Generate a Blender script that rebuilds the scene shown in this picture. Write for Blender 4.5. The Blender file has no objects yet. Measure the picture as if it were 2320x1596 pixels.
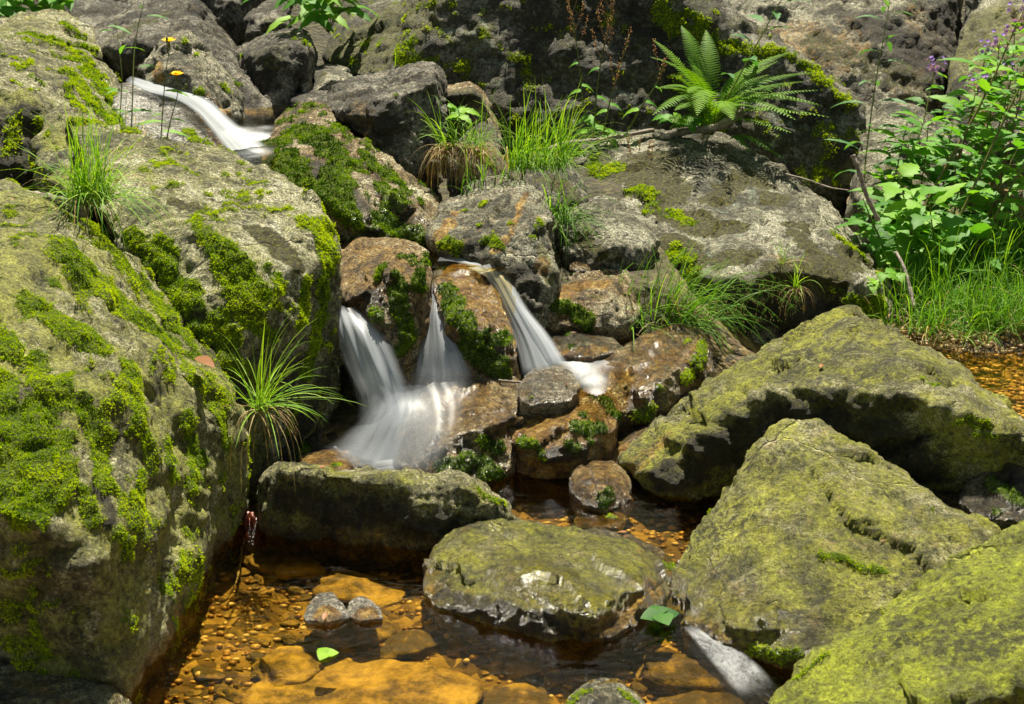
import bpy, bmesh, math, random
import numpy as np
from mathutils import Vector

# ------------------------------------------------------------------ camera
H, PITCH, TANH = 1.6, math.radians(20), math.tan(math.radians(20))
scene = bpy.context.scene
C = scene.collection
cam_d = bpy.data.cameras.new('camera')
cam = bpy.data.objects.new('camera', cam_d); C.objects.link(cam)
cam.location = (0, 0, H)
cam.rotation_euler = (math.radians(90) - PITCH, 0, 0)
cam_d.sensor_width = 36
cam_d.lens = 18 / TANH
cam_d.clip_end = 500
cam_d.dof.use_dof = True
cam_d.dof.focus_distance = 3.9
cam_d.dof.aperture_fstop = 9
scene.camera = cam

# ------------------------------------------------------------------ light
SUN_EL, SUN_AZ = math.radians(64), math.radians(6)      # azimuth from +Y, negative = to the left
world = bpy.data.worlds.new('World'); scene.world = world; world.use_nodes = True
wn = world.node_tree.nodes; wl = world.node_tree.links
sky = wn.new('ShaderNodeTexSky'); sky.sky_type = 'NISHITA'; sky.sun_disc = False
sky.sun_elevation = SUN_EL; sky.sun_rotation = SUN_AZ
tint = wn.new('ShaderNodeMix'); tint.data_type = 'RGBA'; tint.blend_type = 'MULTIPLY'; tint.inputs[0].default_value = 1; tint.inputs[7].default_value = (1.15, 1, .74, 1)
wl.new(sky.outputs[0], tint.inputs[6]); wl.new(tint.outputs[2], wn['Background'].inputs[0]); wn['Background'].inputs[1].default_value = 0.05
sd = bpy.data.lights.new('sun', 'SUN'); sd.energy = 4.9; sd.angle = math.radians(0.6); sd.color = (1, .92, .76)
so = bpy.data.objects.new('sun', sd); C.objects.link(so)
to_sun = Vector((math.sin(SUN_AZ)*math.cos(SUN_EL), math.cos(SUN_AZ)*math.cos(SUN_EL), math.sin(SUN_EL)))
so.rotation_euler = to_sun.to_track_quat('Z', 'Y').to_euler(); so.location = (0, 0, 8)
scene.view_settings.view_transform = 'Standard'; scene.view_settings.look = 'None'
scene.view_settings.exposure = 1.3; scene.view_settings.gamma = 1
scene.render.engine = 'CYCLES'
scene.cycles.transparent_max_bounces = 24
scene.cycles.max_bounces = 6
scene.cycles.use_denoising = True

# ------------------------------------------------------------------ helpers
CP, SP = math.cos(PITCH), math.sin(PITCH)
def W(px, py, Y):
    """world point on the sight line of a place in the photograph, at distance Y along the ground"""
    a = (px-1160)/1160*TANH; b = -(py-798)/1160*TANH
    dy = CP + b*SP; dz = -SP + b*CP
    t = Y/dy
    return np.array([a*t, Y, H+dz*t])
def WZ(px, py, z):
    b = -(py-798)/1160*TANH
    return W(px, py, (z-H)*(CP+b*SP)/(-SP+b*CP))
def proj(v):
    x = v[:, 0]; y = v[:, 1]; z = v[:, 2]-H
    d = y*CP - z*SP; u = y*SP + z*CP
    d = np.maximum(d, 1e-3)
    return 1160+x/d/TANH*1160, 798-u/d/TANH*1160, d
def PX(d): return d*TANH/1160        # metres per photo pixel at depth d

_rs = np.random.RandomState(7)
_perm = np.concatenate([_rs.permutation(512)]*3)
_grad = _rs.normal(size=(512, 3)); _grad /= np.linalg.norm(_grad, axis=1)[:, None]
def perlin(p, seed=0):
    p = np.asarray(p, float) + seed*17.31
    i = np.floor(p).astype(int); f = p-i; i &= 511
    u = f*f*f*(f*(f*6-15)+10)
    r = 0
    for dx in (0, 1):
        wx = u[:, 0] if dx else 1-u[:, 0]
        for dy in (0, 1):
            wy = u[:, 1] if dy else 1-u[:, 1]
            for dz in (0, 1):
                wz = u[:, 2] if dz else 1-u[:, 2]
                h = _perm[_perm[_perm[(i[:, 0]+dx) & 511]+((i[:, 1]+dy) & 511)]+((i[:, 2]+dz) & 511)]
                g = _grad[h]
                d = g[:, 0]*(f[:, 0]-dx)+g[:, 1]*(f[:, 1]-dy)+g[:, 2]*(f[:, 2]-dz)
                r = r+wx*wy*wz*d
    return r*1.6
def fbm(p, o=4, seed=0, gain=.5):
    r = 0; a = 1; s = 1
    for k in range(o):
        r = r+a*perlin(p*s, seed+k); a *= gain; s *= 2.03
    return r
def sstep(a, b, x):
    t = np.clip((x-a)/(b-a), 0, 1); return t*t*(3-2*t)

def tag(o, label=None, cat=None, group=None, kind=None):
    if label: o['label'] = label
    if cat: o['category'] = cat
    if group: o['group'] = group
    if kind: o['kind'] = kind
    return o
def empty(name, loc, label, cat, group=None):
    o = bpy.data.objects.new(name, None); C.objects.link(o); o.location = loc
    o.empty_display_size = .05
    return tag(o, label, cat, group)
def mesh_np(name, V, F, mat, parent=None, attrs=None, smooth=False, world_at=None):
    """V (n,3) in world space, F (m,k) int; one mesh object, its origin at world_at"""
    V = np.asarray(V, float); F = np.asarray(F, int)
    if world_at is None:
        world_at = np.array(parent.location) if parent else np.array([V[:, 0].mean(), V[:, 1].mean(), V[:, 2].min()])
    me = bpy.data.meshes.new(name)
    me.vertices.add(len(V)); me.vertices.foreach_set('co', (V-world_at).ravel().astype(np.float32))
    k = F.shape[1]
    me.loops.add(F.size); me.loops.foreach_set('vertex_index', F.ravel().astype(np.int32))
    me.polygons.add(len(F)); me.polygons.foreach_set('loop_start', (np.arange(len(F))*k).astype(np.int32))
    me.update(calc_edges=True)
    if smooth: me.polygons.foreach_set('use_smooth', np.ones(len(F), bool))
    for an, arr in (attrs or {}).items():
        arr = np.asarray(arr)
        if arr.ndim == 1:
            a = me.attributes.new(an, 'FLOAT', 'POINT'); a.data.foreach_set('value', arr.astype(np.float32))
        else:
            a = me.attributes.new(an, 'FLOAT_COLOR', 'POINT')
            if arr.shape[1] == 3: arr = np.c_[arr, np.ones(len(arr))]
            a.data.foreach_set('color', arr.ravel().astype(np.float32))
    me.validate()
    o = bpy.data.objects.new(name, me); C.objects.link(o)
    if mat: me.materials.append(mat)
    if parent: o.parent = parent
    else: o.location = world_at
    return o
class Geo:
    """collects quads / tris (tris as degenerate-free separate list) for one mesh"""
    def __init__(s): s.V = []; s.F = []; s.A = []; s.n = 0
    def add(s, V, F, var):
        s.V.append(V); s.F.append(np.asarray(F)+s.n); s.A.append(np.full(len(V), var) if np.isscalar(var) else var); s.n += len(V)
    def build(s, name, mat, parent=None, smooth=False, world_at=None):
        if not s.V: return None
        return mesh_np(name, np.vstack(s.V), np.vstack(s.F), mat, parent, {'var': np.concatenate(s.A)}, smooth, world_at)
def tris(q):
    q = np.asarray(q)
    return np.vstack([q[:, [0, 1, 2]], q[:, [0, 2, 3]]])
def norm(v): v = np.asarray(v, float); return v/(np.linalg.norm(v)+1e-9)
def spline(P, n):
    P = np.asarray(P, float); m = len(P)
    if m == 2: return P[0]+(P[1]-P[0])*np.linspace(0, 1, n)[:, None]
    Q = np.vstack([2*P[0]-P[1], P, 2*P[-1]-P[-2]]); out = []
    for t in np.linspace(0, m-1-1e-6, n):
        i = int(t); f = t-i; a, b, c, d = Q[i:i+4]
        out.append(.5*((2*b)+(-a+c)*f+(2*a-5*b+4*c-d)*f*f+(-a+3*b-3*c+d)*f**3))
    return np.array(out)
def tube(geo, path, r0, r1, var=.5, sides=6, knob=0):
    path = np.asarray(path); n = len(path)
    T = np.gradient(path, axis=0); T /= np.linalg.norm(T, axis=1)[:, None]+1e-9
    up = np.array([.3, .2, 1.]) if abs(T[0][2]) < .9 else np.array([1., 0, 0])
    V = []
    for k in range(n):
        a = norm(np.cross(T[k], up)); b = np.cross(T[k], a)
        r = (r0+(r1-r0)*k/(n-1))*(1+knob*math.sin(k*2.7)*.5+knob*math.sin(k*1.3+1)*.5)
        an = np.arange(sides)/sides*2*math.pi
        V.append(path[k]+r*(np.cos(an)[:, None]*a+np.sin(an)[:, None]*b))
    V = np.vstack(V); q = []
    for k in range(n-1):
        for j in range(sides):
            q.append([k*sides+j, k*sides+(j+1) % sides, (k+1)*sides+(j+1) % sides, (k+1)*sides+j])
    F = list(tris(q))
    for j in range(1, sides-1):
        F.append([0, j+1, j]); e = (n-1)*sides; F.append([e, e+j, e+j+1])
    geo.add(V, F, var)

# ------------------------------------------------------------------ node helpers
class NT:
    def __init__(s, name):
        s.m = bpy.data.materials.new(name); s.m.use_nodes = True
        s.t = s.m.node_tree; s.t.nodes.clear()
        s.out = s.t.nodes.new('ShaderNodeOutputMaterial')
    def n(s, typ, **kw):
        nd = s.t.nodes.new(typ)
        for k, v in kw.items(): setattr(nd, k, v)
        return nd
    def put(s, sock, v):
        if isinstance(v, bpy.types.NodeSocket): s.t.links.new(v, sock)
        elif v is not None:
            if isinstance(v, (tuple, list)) and len(v) == 3 and sock.type == 'RGBA': v = (*v, 1)
            sock.default_value = v
    def math(s, op, a, b=None, c=None, clamp=False):
        nd = s.n('ShaderNodeMath', operation=op, use_clamp=clamp)
        s.put(nd.inputs[0], a); s.put(nd.inputs[1], b)
        if c is not None: s.put(nd.inputs[2], c)
        return nd.outputs[0]
    def mix(s, f, a, b, mode='MIX'):
        nd = s.n('ShaderNodeMix', data_type='RGBA', blend_type=mode)
        s.put(nd.inputs[0], f); s.put(nd.inputs[6], a); s.put(nd.inputs[7], b)
        return nd.outputs[2]
    def noise(s, vec, scale, detail=6, rough=.6, dist=0, dim='3D'):
        nd = s.n('ShaderNodeTexNoise')
        s.put(nd.inputs['Vector'], vec); nd.inputs['Scale'].default_value = scale
        nd.inputs['Detail'].default_value = detail; nd.inputs['Roughness'].default_value = rough
        nd.inputs['Distortion'].default_value = dist
        return nd.outputs[0]
    def vor(s, vec, scale, feature='F1', out=0):
        nd = s.n('ShaderNodeTexVoronoi', feature=feature); s.put(nd.inputs['Vector'], vec); nd.inputs['Scale'].default_value = scale
        return nd.outputs[out]
    def mapr(s, v, a, b, c=0., d=1.):
        nd = s.n('ShaderNodeMapRange', interpolation_type='SMOOTHSTEP')
        s.put(nd.inputs[0], v)
        for i, x in enumerate((a, b, c, d)): nd.inputs[i+1].default_value = x
        return nd.outputs[0]
    def ramp(s, v, stops):
        nd = s.n('ShaderNodeValToRGB'); s.put(nd.inputs[0], v); r = nd.color_ramp
        while len(r.elements) < len(stops): r.elements.new(.5)
        for e, (p, c) in zip(r.elements, stops): e.position = p; e.color = (*c, 1)
        return nd.outputs[0]
    def coord(s): return s.n('ShaderNodeTexCoord').outputs['Object']
    def mapping(s, vec, scale=(1, 1, 1), rot=(0, 0, 0)):
        nd = s.n('ShaderNodeMapping'); s.put(nd.inputs[0], vec); nd.inputs['Scale'].default_value = scale
        nd.inputs['Rotation'].default_value = rot; return nd.outputs[0]
    def attr(s, name, col=False):
        nd = s.n('ShaderNodeAttribute', attribute_name=name); return nd.outputs['Color' if col else 'Fac']
    def sep(s, v):
        nd = s.n('ShaderNodeSeparateColor'); s.put(nd.inputs[0], v); return nd.outputs
    def bump(s, h, strength, dist, normal=None):
        nd = s.n('ShaderNodeBump'); s.put(nd.inputs['Height'], h); s.put(nd.inputs['Strength'], strength)
        nd.inputs['Distance'].default_value = dist
        if normal: s.put(nd.inputs['Normal'], normal)
        return nd.outputs[0]
    def principled(s, **kw):
        nd = s.n('ShaderNodeBsdfPrincipled')
        for k, v in kw.items(): s.put(nd.inputs[k.replace('_', ' ')], v)
        s.t.links.new(nd.outputs[0], s.out.inputs[0]); return nd

# rock: masks m1 = (moss, stain, wet, algae), m2 = (grime and painted shade, lichen, dry moss, pale)
def rock_mat(name, dark, mid, pale, algae=(.20, .20, .035), streak=.35, rough=.72, rot=(.5, .3, .9), fine=1.0):
    t = NT(name); co = t.coord()
    m1 = t.sep(t.attr('m1', True)); wetA = t.attr('wet'); algA = t.attr('algae')
    m2 = t.sep(t.attr('m2', True))
    moss, stain, pinkv = m1[0], m1[1], m1[2]
    grime, lichen, dry = m2[0], m2[1], m2[2]
    n1 = t.noise(co, 7, 9, .68, .3); n2 = t.noise(co, 55, 5, .65); n3 = t.noise(co, 190, 3, .6)
    st = t.noise(t.mapping(co, (9, 70, 60), rot), 1, 5, .6, .4)
    v = t.math('ADD', t.math('ADD', t.math('MULTIPLY', n1, 1.1), t.math('MULTIPLY', t.math('SUBTRACT', t.noise(co, 2.4, 4, .6), .55), .7)), t.math('MULTIPLY', t.math('SUBTRACT', st, .5), streak*.95))
    v = t.math('ADD', v, t.math('MULTIPLY', t.math('SUBTRACT', n2, .5), .55))
    base = t.ramp(v, [(.34, dark), (.49, mid), (.62, pale), (.8, tuple(min(.8, c*1.35) for c in pale))])
    cry = t.vor(co, 130*fine, out=0)
    sp = t.mapr(n3, .38, .60, .42, 1.30)
    base = t.mix(1, base, t.mix(1, (1, 1, 1), sp, 'MULTIPLY'), 'MULTIPLY')
    dk = t.mapr(t.vor(t.mapping(co, (1, 1, 1), (1, 2, .4)), 85*fine), .12, .2, .45, 0.)
    base = t.mix(dk, base, tuple(c*.35 for c in dark))
    pk = t.mapr(t.noise(co, 28, 4, .6), .55, .68, 0, .5)
    base = t.mix(t.math('MULTIPLY', pk, pinkv), base, (.56, .37, .16))
    # cracks
    ck = t.vor(t.mix(.12, co, t.noise(co, 6, 4)), 2.6, 'DISTANCE_TO_EDGE')
    ckm = t.mapr(ck, 0, .012, .55, 0)
    ckm = t.math('MULTIPLY', ckm, t.mapr(n1, .45, .55))
    base = t.mix(ckm, base, tuple(c*.2 for c in dark))
    # algae film
    an = t.mapr(t.math('ADD', t.math('ADD', t.math('MULTIPLY', t.noise(co, 16, 10, .84), 1.15), t.math('MULTIPLY', t.math('SUBTRACT', t.noise(co, 4.5, 3, .6), .5), .7)), t.math('MULTIPLY', algA, .62)), .68, .96)
    an = t.math('MULTIPLY', an, t.mapr(algA, 0, .25))
    ac = t.mix(t.mapr(t.math('ADD', t.math('MULTIPLY', t.noise(co, 9, 5, .7), .5), t.math('MULTIPLY', t.noise(co, 70, 6, .8), .5)), .38, .62), tuple(c*.42 for c in algae), tuple(min(1, c*1.75) for c in algae))
    base = t.mix(t.math('MULTIPLY', an, .86), base, ac)
    # iron stain
    sn = t.mapr(t.math('ADD', t.math('MULTIPLY', t.noise(co, 17, 10, .82), 1.1), t.math('MULTIPLY', stain, .62)), .74, 1.0)
    sc = t.ramp(t.noise(co, 26, 6, .7), [(.34, (.05, .022, .003)), (.46, (.38, .185, .014)), (.57, (.70, .43, .07)), (.70, (.88, .70, .34))])
    base = t.mix(t.math('MULTIPLY', sn, .85), base, sc)
    # blackish brown crust, also used as painted shade on some boulder fronts
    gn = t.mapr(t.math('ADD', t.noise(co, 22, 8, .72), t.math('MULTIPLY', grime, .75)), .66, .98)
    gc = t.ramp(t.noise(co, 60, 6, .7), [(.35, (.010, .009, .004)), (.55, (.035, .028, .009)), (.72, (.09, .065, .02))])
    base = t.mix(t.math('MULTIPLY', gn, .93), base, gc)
    # dark crust specks
    cs = t.mapr(t.math('ADD', t.noise(co, 48, 8, .8), t.math('MULTIPLY', t.noise(co, 4, 3, .6), .55)), .80, .90)
    base = t.mix(t.math('MULTIPLY', cs, .8), base, (.030, .030, .012))
    # lichen spots
    ln = t.math('MULTIPLY', t.mapr(t.noise(co, 24, 5, .65), .54, .60), t.mapr(lichen, .1, .5))
    base = t.mix(t.math('MULTIPLY', ln, .8), base, (.36, .42, .30))
    # dry moss
    dn = t.mapr(t.math('ADD', t.noise(co, 30, 7, .7), t.math('MULTIPLY', dry, .8)), .82, .98)
    base = t.mix(dn, base, t.ramp(t.noise(co, 90, 4, .7), [(.36, (.03, .026, .003)), (.5, (.085, .078, .005)), (.64, (.18, .18, .012))]))
    base = t.mix(1, base, t.mix(1, (1, 1, 1), t.mapr(t.noise(co, 105, 6, .8), .38, .62, .58, 1.25), 'MULTIPLY'), 'MULTIPLY')
    # wet
    wn_ = t.math('MULTIPLY', wetA, t.mapr(t.noise(co, 8, 5, .6), .25, .5, .55, 1.))
    base = t.mix(wn_, base, t.mix(1, base, (.80, .73, .60), 'MULTIPLY'))
    rg = t.math('SUBTRACT', rough, t.math('MULTIPLY', wn_, rough-.26))
    # moss underlay
    mm = t.mapr(t.math('ADD', moss, t.math('MULTIPLY', t.math('SUBTRACT', t.noise(co, 75, 5, .7), .5), .9)), .30, .56)
    mc = t.ramp(t.noise(co, 110, 5, .75), [(.32, (.025, .045, .002)), (.5, (.12, .19, .004)), (.68, (.32, .40, .010))])
    base = t.mix(mm, base, mc)
    rg = t.math('ADD', rg, t.math('MULTIPLY', mm, .5), clamp=True)
    h = t.math('ADD', t.math('MULTIPLY', t.noise(co, 28, 10, .78), 1.2), t.math('MULTIPLY', t.noise(co, 80, 7, .8), 1.0))
    h = t.math('ADD', h, t.math('MULTIPLY', st, .25*streak+.05))
    h = t.math('SUBTRACT', h, t.math('MULTIPLY', ckm, 1.))
    h = t.math('ADD', h, t.math('MULTIPLY', t.math('MULTIPLY', mm, t.noise(co, 150, 5, .7)), .9))
    nb = t.bump(h, 1., .042)
    t.principled(Base_Color=base, Roughness=rg, Normal=nb, Specular_IOR_Level=.5, Coat_Weight=t.math('MULTIPLY', wn_, .95), Coat_Roughness=.18, Coat_Normal=t.bump(t.noise(co, 44, 7, .68), 1., .028))
    return t.m
M = {}
M['granite'] = rock_mat('weathered_granite', (.07, .068, .035), (.30, .285, .18), (.72, .69, .48))
M['pale'] = rock_mat('pale_gneiss', (.10, .10, .035), (.39, .38, .17), (.76, .73, .44), (.34, .35, .055), .6)
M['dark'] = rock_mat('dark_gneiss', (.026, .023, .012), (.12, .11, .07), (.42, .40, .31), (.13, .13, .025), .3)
M['brown'] = rock_mat('rusty_granite', (.045, .028, .006), (.34, .225, .07), (.74, .64, .38), (.16, .15, .03), .35, .6)
M['white'] = rock_mat('whitish_gneiss', (.20, .19, .15), (.50, .48, .40), (.78, .76, .68), (.34, .35, .1), .7)
M['olive'] = rock_mat('olive_granite', (.07, .07, .02), (.27, .26, .11), (.60, .56, .32), (.33, .34, .022), .35)
M['yellow'] = rock_mat('yellow_green_slab', (.12, .13, .03), (.26, .26, .09), (.42, .40, .22), (.36, .41, .010), .9, .75, (.2, .1, .75))

def moss_mat():
    t = NT('moss_sprigs'); v = t.attr('var')
    col = t.ramp(v, [(0, (.012, .040, .002)), (.25, (.055, .13, .003)), (.55, (.24, .38, .004)), (1, (.52, .62, .012))])
    d = t.n('ShaderNodeBsdfDiffuse'); t.put(d.inputs[0], col)
    tr = t.n('ShaderNodeBsdfTranslucent'); t.put(tr.inputs[0], t.mix(1, col, (1.3, 1.3, .6), 'MULTIPLY'))
    mx = t.n('ShaderNodeMixShader'); mx.inputs[0].default_value = .3
    t.t.links.new(d.outputs[0], mx.inputs[1]); t.t.links.new(tr.outputs[0], mx.inputs[2]); t.t.links.new(mx.outputs[0], t.out.inputs[0])
    return t.m
M['moss'] = moss_mat()
def leaf_mat(name, stops, trans=.38, rough=.6, nsc=60):
    t = NT(name); v = t.attr('var'); co = t.coord()
    v2 = t.math('ADD', v, t.math('MULTIPLY', t.math('SUBTRACT', t.noise(co, nsc, 4, .6), .5), .35))
    col = t.ramp(v2, stops)
    p = t.n('ShaderNodeBsdfPrincipled'); t.put(p.inputs['Base Color'], col); p.inputs['Roughness'].default_value = rough
    p.inputs['Specular IOR Level'].default_value = .22
    tr = t.n('ShaderNodeBsdfTranslucent'); t.put(tr.inputs[0], t.mix(1, col, (1.6, 1.5, .5), 'MULTIPLY'))
    mx = t.n('ShaderNodeMixShader'); mx.inputs[0].default_value = trans
    t.t.links.new(p.outputs[0], mx.inputs[1]); t.t.links.new(tr.outputs[0], mx.inputs[2]); t.t.links.new(mx.outputs[0], t.out.inputs[0])
    return t.m
M['grass'] = leaf_mat('grass_blade', [(0, (.035, .11, .008)), (.5, (.10, .25, .012)), (1, (.26, .42, .04))])
M['straw'] = leaf_mat('dry_grass', [(0, (.12, .07, .03)), (.5, (.28, .19, .07)), (1, (.45, .36, .18))], .25, .7)
M['fern'] = leaf_mat('fern_green', [(0, (.03, .11, .006)), (.5, (.085, .21, .008)), (1, (.19, .33, .012))], .35)
M['leaf'] = leaf_mat('herb_leaf', [(0, (.02, .09, .012)), (.5, (.09, .26, .024)), (1, (.22, .41, .03))], .4, .55)
M['gleaf'] = leaf_mat('blue_green_leaf', [(0, (.03, .11, .03)), (.5, (.07, .19, .055)), (1, (.14, .28, .07))], .35, .55)
M['stem'] = leaf_mat('herb_stem', [(0, (.05, .06, .02)), (.4, (.13, .17, .03)), (.75, (.20, .13, .06)), (1, (.26, .10, .07))], .1, .5)
M['seed'] = leaf_mat('sorrel_seed', [(0, (.28, .12, .05)), (.5, (.50, .26, .10)), (1, (.55, .42, .16))], .3, .6)
M['purple'] = leaf_mat('purple_petal', [(0, (.14, .06, .35)), (.5, (.28, .15, .60)), (1, (.42, .28, .75))], .3, .6)
M['petal'] = leaf_mat('yellow_petal', [(0, (.75, .40, .005)), (.5, (.85, .55, .01)), (1, (.9, .65, .02))], .3, .6)
M['deadleaf'] = leaf_mat('dead_leaf', [(0, (.07, .03, .012)), (.5, (.15, .065, .025)), (1, (.32, .14, .05))], .2, .5)
def bark(name, a, b, rough=.7):
    t = NT(name); co = t.coord()
    v = t.noise(t.mapping(co, (10, 60, 60)), 1, 6, .7)
    t.principled(Base_Color=t.ramp(v, [(.35, a), (.65, b)]), Roughness=rough, Normal=t.bump(t.noise(co, 120, 6, .7), .7, .006))
    return t.m
M['twig'] = bark('weathered_twig', (.09, .07, .05), (.33, .28, .22))
M['root'] = bark('wet_red_root', (.04, .008, .004), (.24, .05, .02), .2)
# clear brown water: Fresnel reflection over tinted transparency
def water_mat(name, tint, bump=.5, scale=9, stretch=(1, 1, 1), foam=False):
    t = NT(name); co = t.coord()
    mp = t.mapping(co, stretch)
    h = t.math('ADD', t.noise(mp, scale, 3, .5, .6), t.math('MULTIPLY', t.noise(mp, scale*3.5, 3, .5, .8), .35))
    nb = t.bump(h, bump, .03)
    tr = t.n('ShaderNodeBsdfTransparent'); t.put(tr.inputs[0], tint)
    gl = t.n('ShaderNodeBsdfGlossy'); gl.inputs['Roughness'].default_value = .06; t.put(gl.inputs['Normal'], nb)
    t.put(gl.inputs['Color'], (1, 1, 1))
    fr = t.n('ShaderNodeFresnel'); fr.inputs[0].default_value = 1.36; t.put(fr.inputs['Normal'], nb)
    mx = t.n('ShaderNodeMixShader'); t.put(mx.inputs[0], t.math('MULTIPLY', fr.outputs[0], 1.0, clamp=True))
    t.t.links.new(tr.outputs[0], mx.inputs[1]); t.t.links.new(gl.outputs[0], mx.inputs[2])
    last = mx
    if foam:
        df = t.n('ShaderNodeBsdfDiffuse'); t.put(df.inputs[0], (.62, .64, .66))
        m3 = t.n('ShaderNodeMixShader')
        f = t.mapr(t.math('MULTIPLY', t.attr('foam'), t.mapr(t.noise(t.mapping(co, (25, 9, 1)), 1, 4, .6, .6), .25, .7, .8, 1.1)), .0, 1.1, 0., .92)
        t.put(m3.inputs[0], f); t.t.links.new(mx.outputs[0], m3.inputs[1]); t.t.links.new(df.outputs[0], m3.inputs[2]); last = m3
    t.t.links.new(last.outputs[0], t.out.inputs[0]); return t.m
M['water'] = water_mat('clear_brown_water', (.88, .74, .36), .22, 6, (1, 2.2, 1), True)
def fall_mat(name, dens=1., tone=(.60, .645, .69), sc=((11, .7, 1), (34, 1.0, 1), (3, 1.2, 1)), lo=.24, hi=.92, dist=.25):
    t = NT(name); uv = t.n('ShaderNodeUVMap').outputs[0]
    s = t.noise(t.mapping(uv, sc[0]), 1, 5, .6, dist); s2 = t.noise(t.mapping(uv, sc[1]), 1, 3, .6, dist)
    s3 = t.noise(t.mapping(uv, sc[2]), 1, 3, .5, .3)
    a = t.math('ADD', t.math('MULTIPLY', s, .6), t.math('MULTIPLY', s2, .22))
    a = t.math('ADD', a, t.math('MULTIPLY', s3, .5))
    a = t.mapr(a, lo, hi, .0, 1.)
    a = t.math('MULTIPLY', t.math('MULTIPLY', a, t.attr('fade')), dens, clamp=True)
    df = t.n('ShaderNodeBsdfDiffuse'); t.put(df.inputs[0], tone)
    tl = t.n('ShaderNodeBsdfTranslucent'); t.put(tl.inputs[0], tone)
    gl = t.n('ShaderNodeBsdfGlossy'); gl.inputs['Roughness'].default_value = .28
    m1 = t.n('ShaderNodeMixShader'); m1.inputs[0].default_value = .45
    t.t.links.new(df.outputs[0], m1.inputs[1]); t.t.links.new(tl.outputs[0], m1.inputs[2])
    m2 = t.n('ShaderNodeMixShader'); m2.inputs[0].default_value = .08
    t.t.links.new(m1.outputs[0], m2.inputs[1]); t.t.links.new(gl.outputs[0], m2.inputs[2])
    tr = t.n('ShaderNodeBsdfTransparent'); m3 = t.n('ShaderNodeMixShader'); t.put(m3.inputs[0], a)
    t.t.links.new(tr.outputs[0], m3.inputs[1]); t.t.links.new(m2.outputs[0], m3.inputs[2])
    t.t.links.new(m3.outputs[0], t.out.inputs[0]); return t.m
M['riffle'] = fall_mat('rippled_white_water', 1., (.7, .74, .78), ((7, 14, 1), (18, 30, 1), (3, 4, 1)), .36, .85, 1.6)
M['fall'] = fall_mat('silky_white_water', 1., hi=.86)
M['veil'] = fall_mat('thin_water_veil', .85, hi=.84)
M['mist'] = fall_mat('soft_spray', .55, (.50, .55, .61), ((12, .7, 1), (30, 1., 1), (3, 1, 1)), .05, 1.05)
def ground_mat():
    t = NT('stream_ground'); co = t.coord(); w = t.attr('wet')
    c = t.ramp(t.noise(co, 16, 9, .72), [(.3, (.010, .009, .003)), (.48, (.035, .030, .010)), (.62, (.08, .07, .022)), (.8, (.15, .13, .05))])
    c2 = t.ramp(t.vor(co, 38, out=1), [(.1, (.025, .013, .003)), (.5, (.13, .08, .018)), (.9, (.36, .25, .07))])
    c = t.mix(w, c, c2)
    c = t.mix(t.attr('far'), c, t.ramp(t.noise(co, 3, 8, .7), [(.3, (.01, .02, .003)), (.6, (.06, .12, .012))]))
    h = t.math('ADD', t.noise(co, 60, 8, .7), t.math('MULTIPLY', t.vor(co, 38), -1.2))
    t.principled(Base_Color=c, Roughness=t.math('SUBTRACT', .85, t.math('MULTIPLY', w, .4)), Normal=t.bump(h, .7, .02)); return t.m
M['ground'] = ground_mat()

# ------------------------------------------------------------------ ground
def ground_z(x, y):
    cy = [0, 3.2, 3.45, 3.62, 3.75, 3.95, 4.1, 4.3, 4.6, 5.0, 5.5, 6, 7, 9, 14, 40]
    cz = [-.10, -.085, -.06, .0, .05, .10, .32, .36, .38, .42, .40, .3, .2, .8, 8.2, 34]  # far end: unseen hill, raised so the pools reflect it instead of sky
    rz = [-.10, -.085, -.05, .02, .04, .06, .08, .13, .13, .13, .08, .0, .0, .8, 8.6, 34]
    a = np.interp(y, cy, cz); b = np.interp(y, cy, rz)
    k = sstep(.35, .85, x)
    z = a*(1-k)+b*k
    z = z+sstep(1.35, 2.6, x)*sstep(3.9, 4.8, y)*.12 + sstep(3.2, 6, abs(x))*1.2
    p = np.c_[x, y, np.zeros_like(x)]
    return z+fbm(p*3, 4, 3)*.025+fbm(p*14, 3, 9)*.008
def grid_obj(name, xs, ys, zf, mat, attrs=None):
    X, Y = np.meshgrid(xs, ys); x = X.ravel(); y = Y.ravel(); z = zf(x, y)
    nx = len(xs); ny = len(ys); i = np.arange(nx-1)[None, :]+np.arange(ny-1)[:, None]*nx; i = i.ravel()
    F = np.c_[i, i+1, i+1+nx, i+nx]
    return mesh_np(name, np.c_[x, y, z], F, mat, None, attrs(x, y, z) if attrs else None, True, np.zeros(3))
xs = np.concatenate([np.linspace(-40, -3.2, 24), np.linspace(-3, 3.2, 310), np.linspace(3.5, 40, 24)])
ys = np.concatenate([np.linspace(-10, 1.8, 8), np.linspace(1.9, 6.4, 230), np.linspace(6.6, 40, 50)])
g = grid_obj('ground', xs, ys, ground_z, M['ground'],
             lambda x, y, z: {'far': sstep(8.5, 9.5, y), 'wet': np.maximum(sstep(.06, -.02, z), sstep(.3, .9, x)*sstep(3.2, 3.5, y)*sstep(4.6, 4.2, y))})
tag(g, kind='structure')

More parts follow.
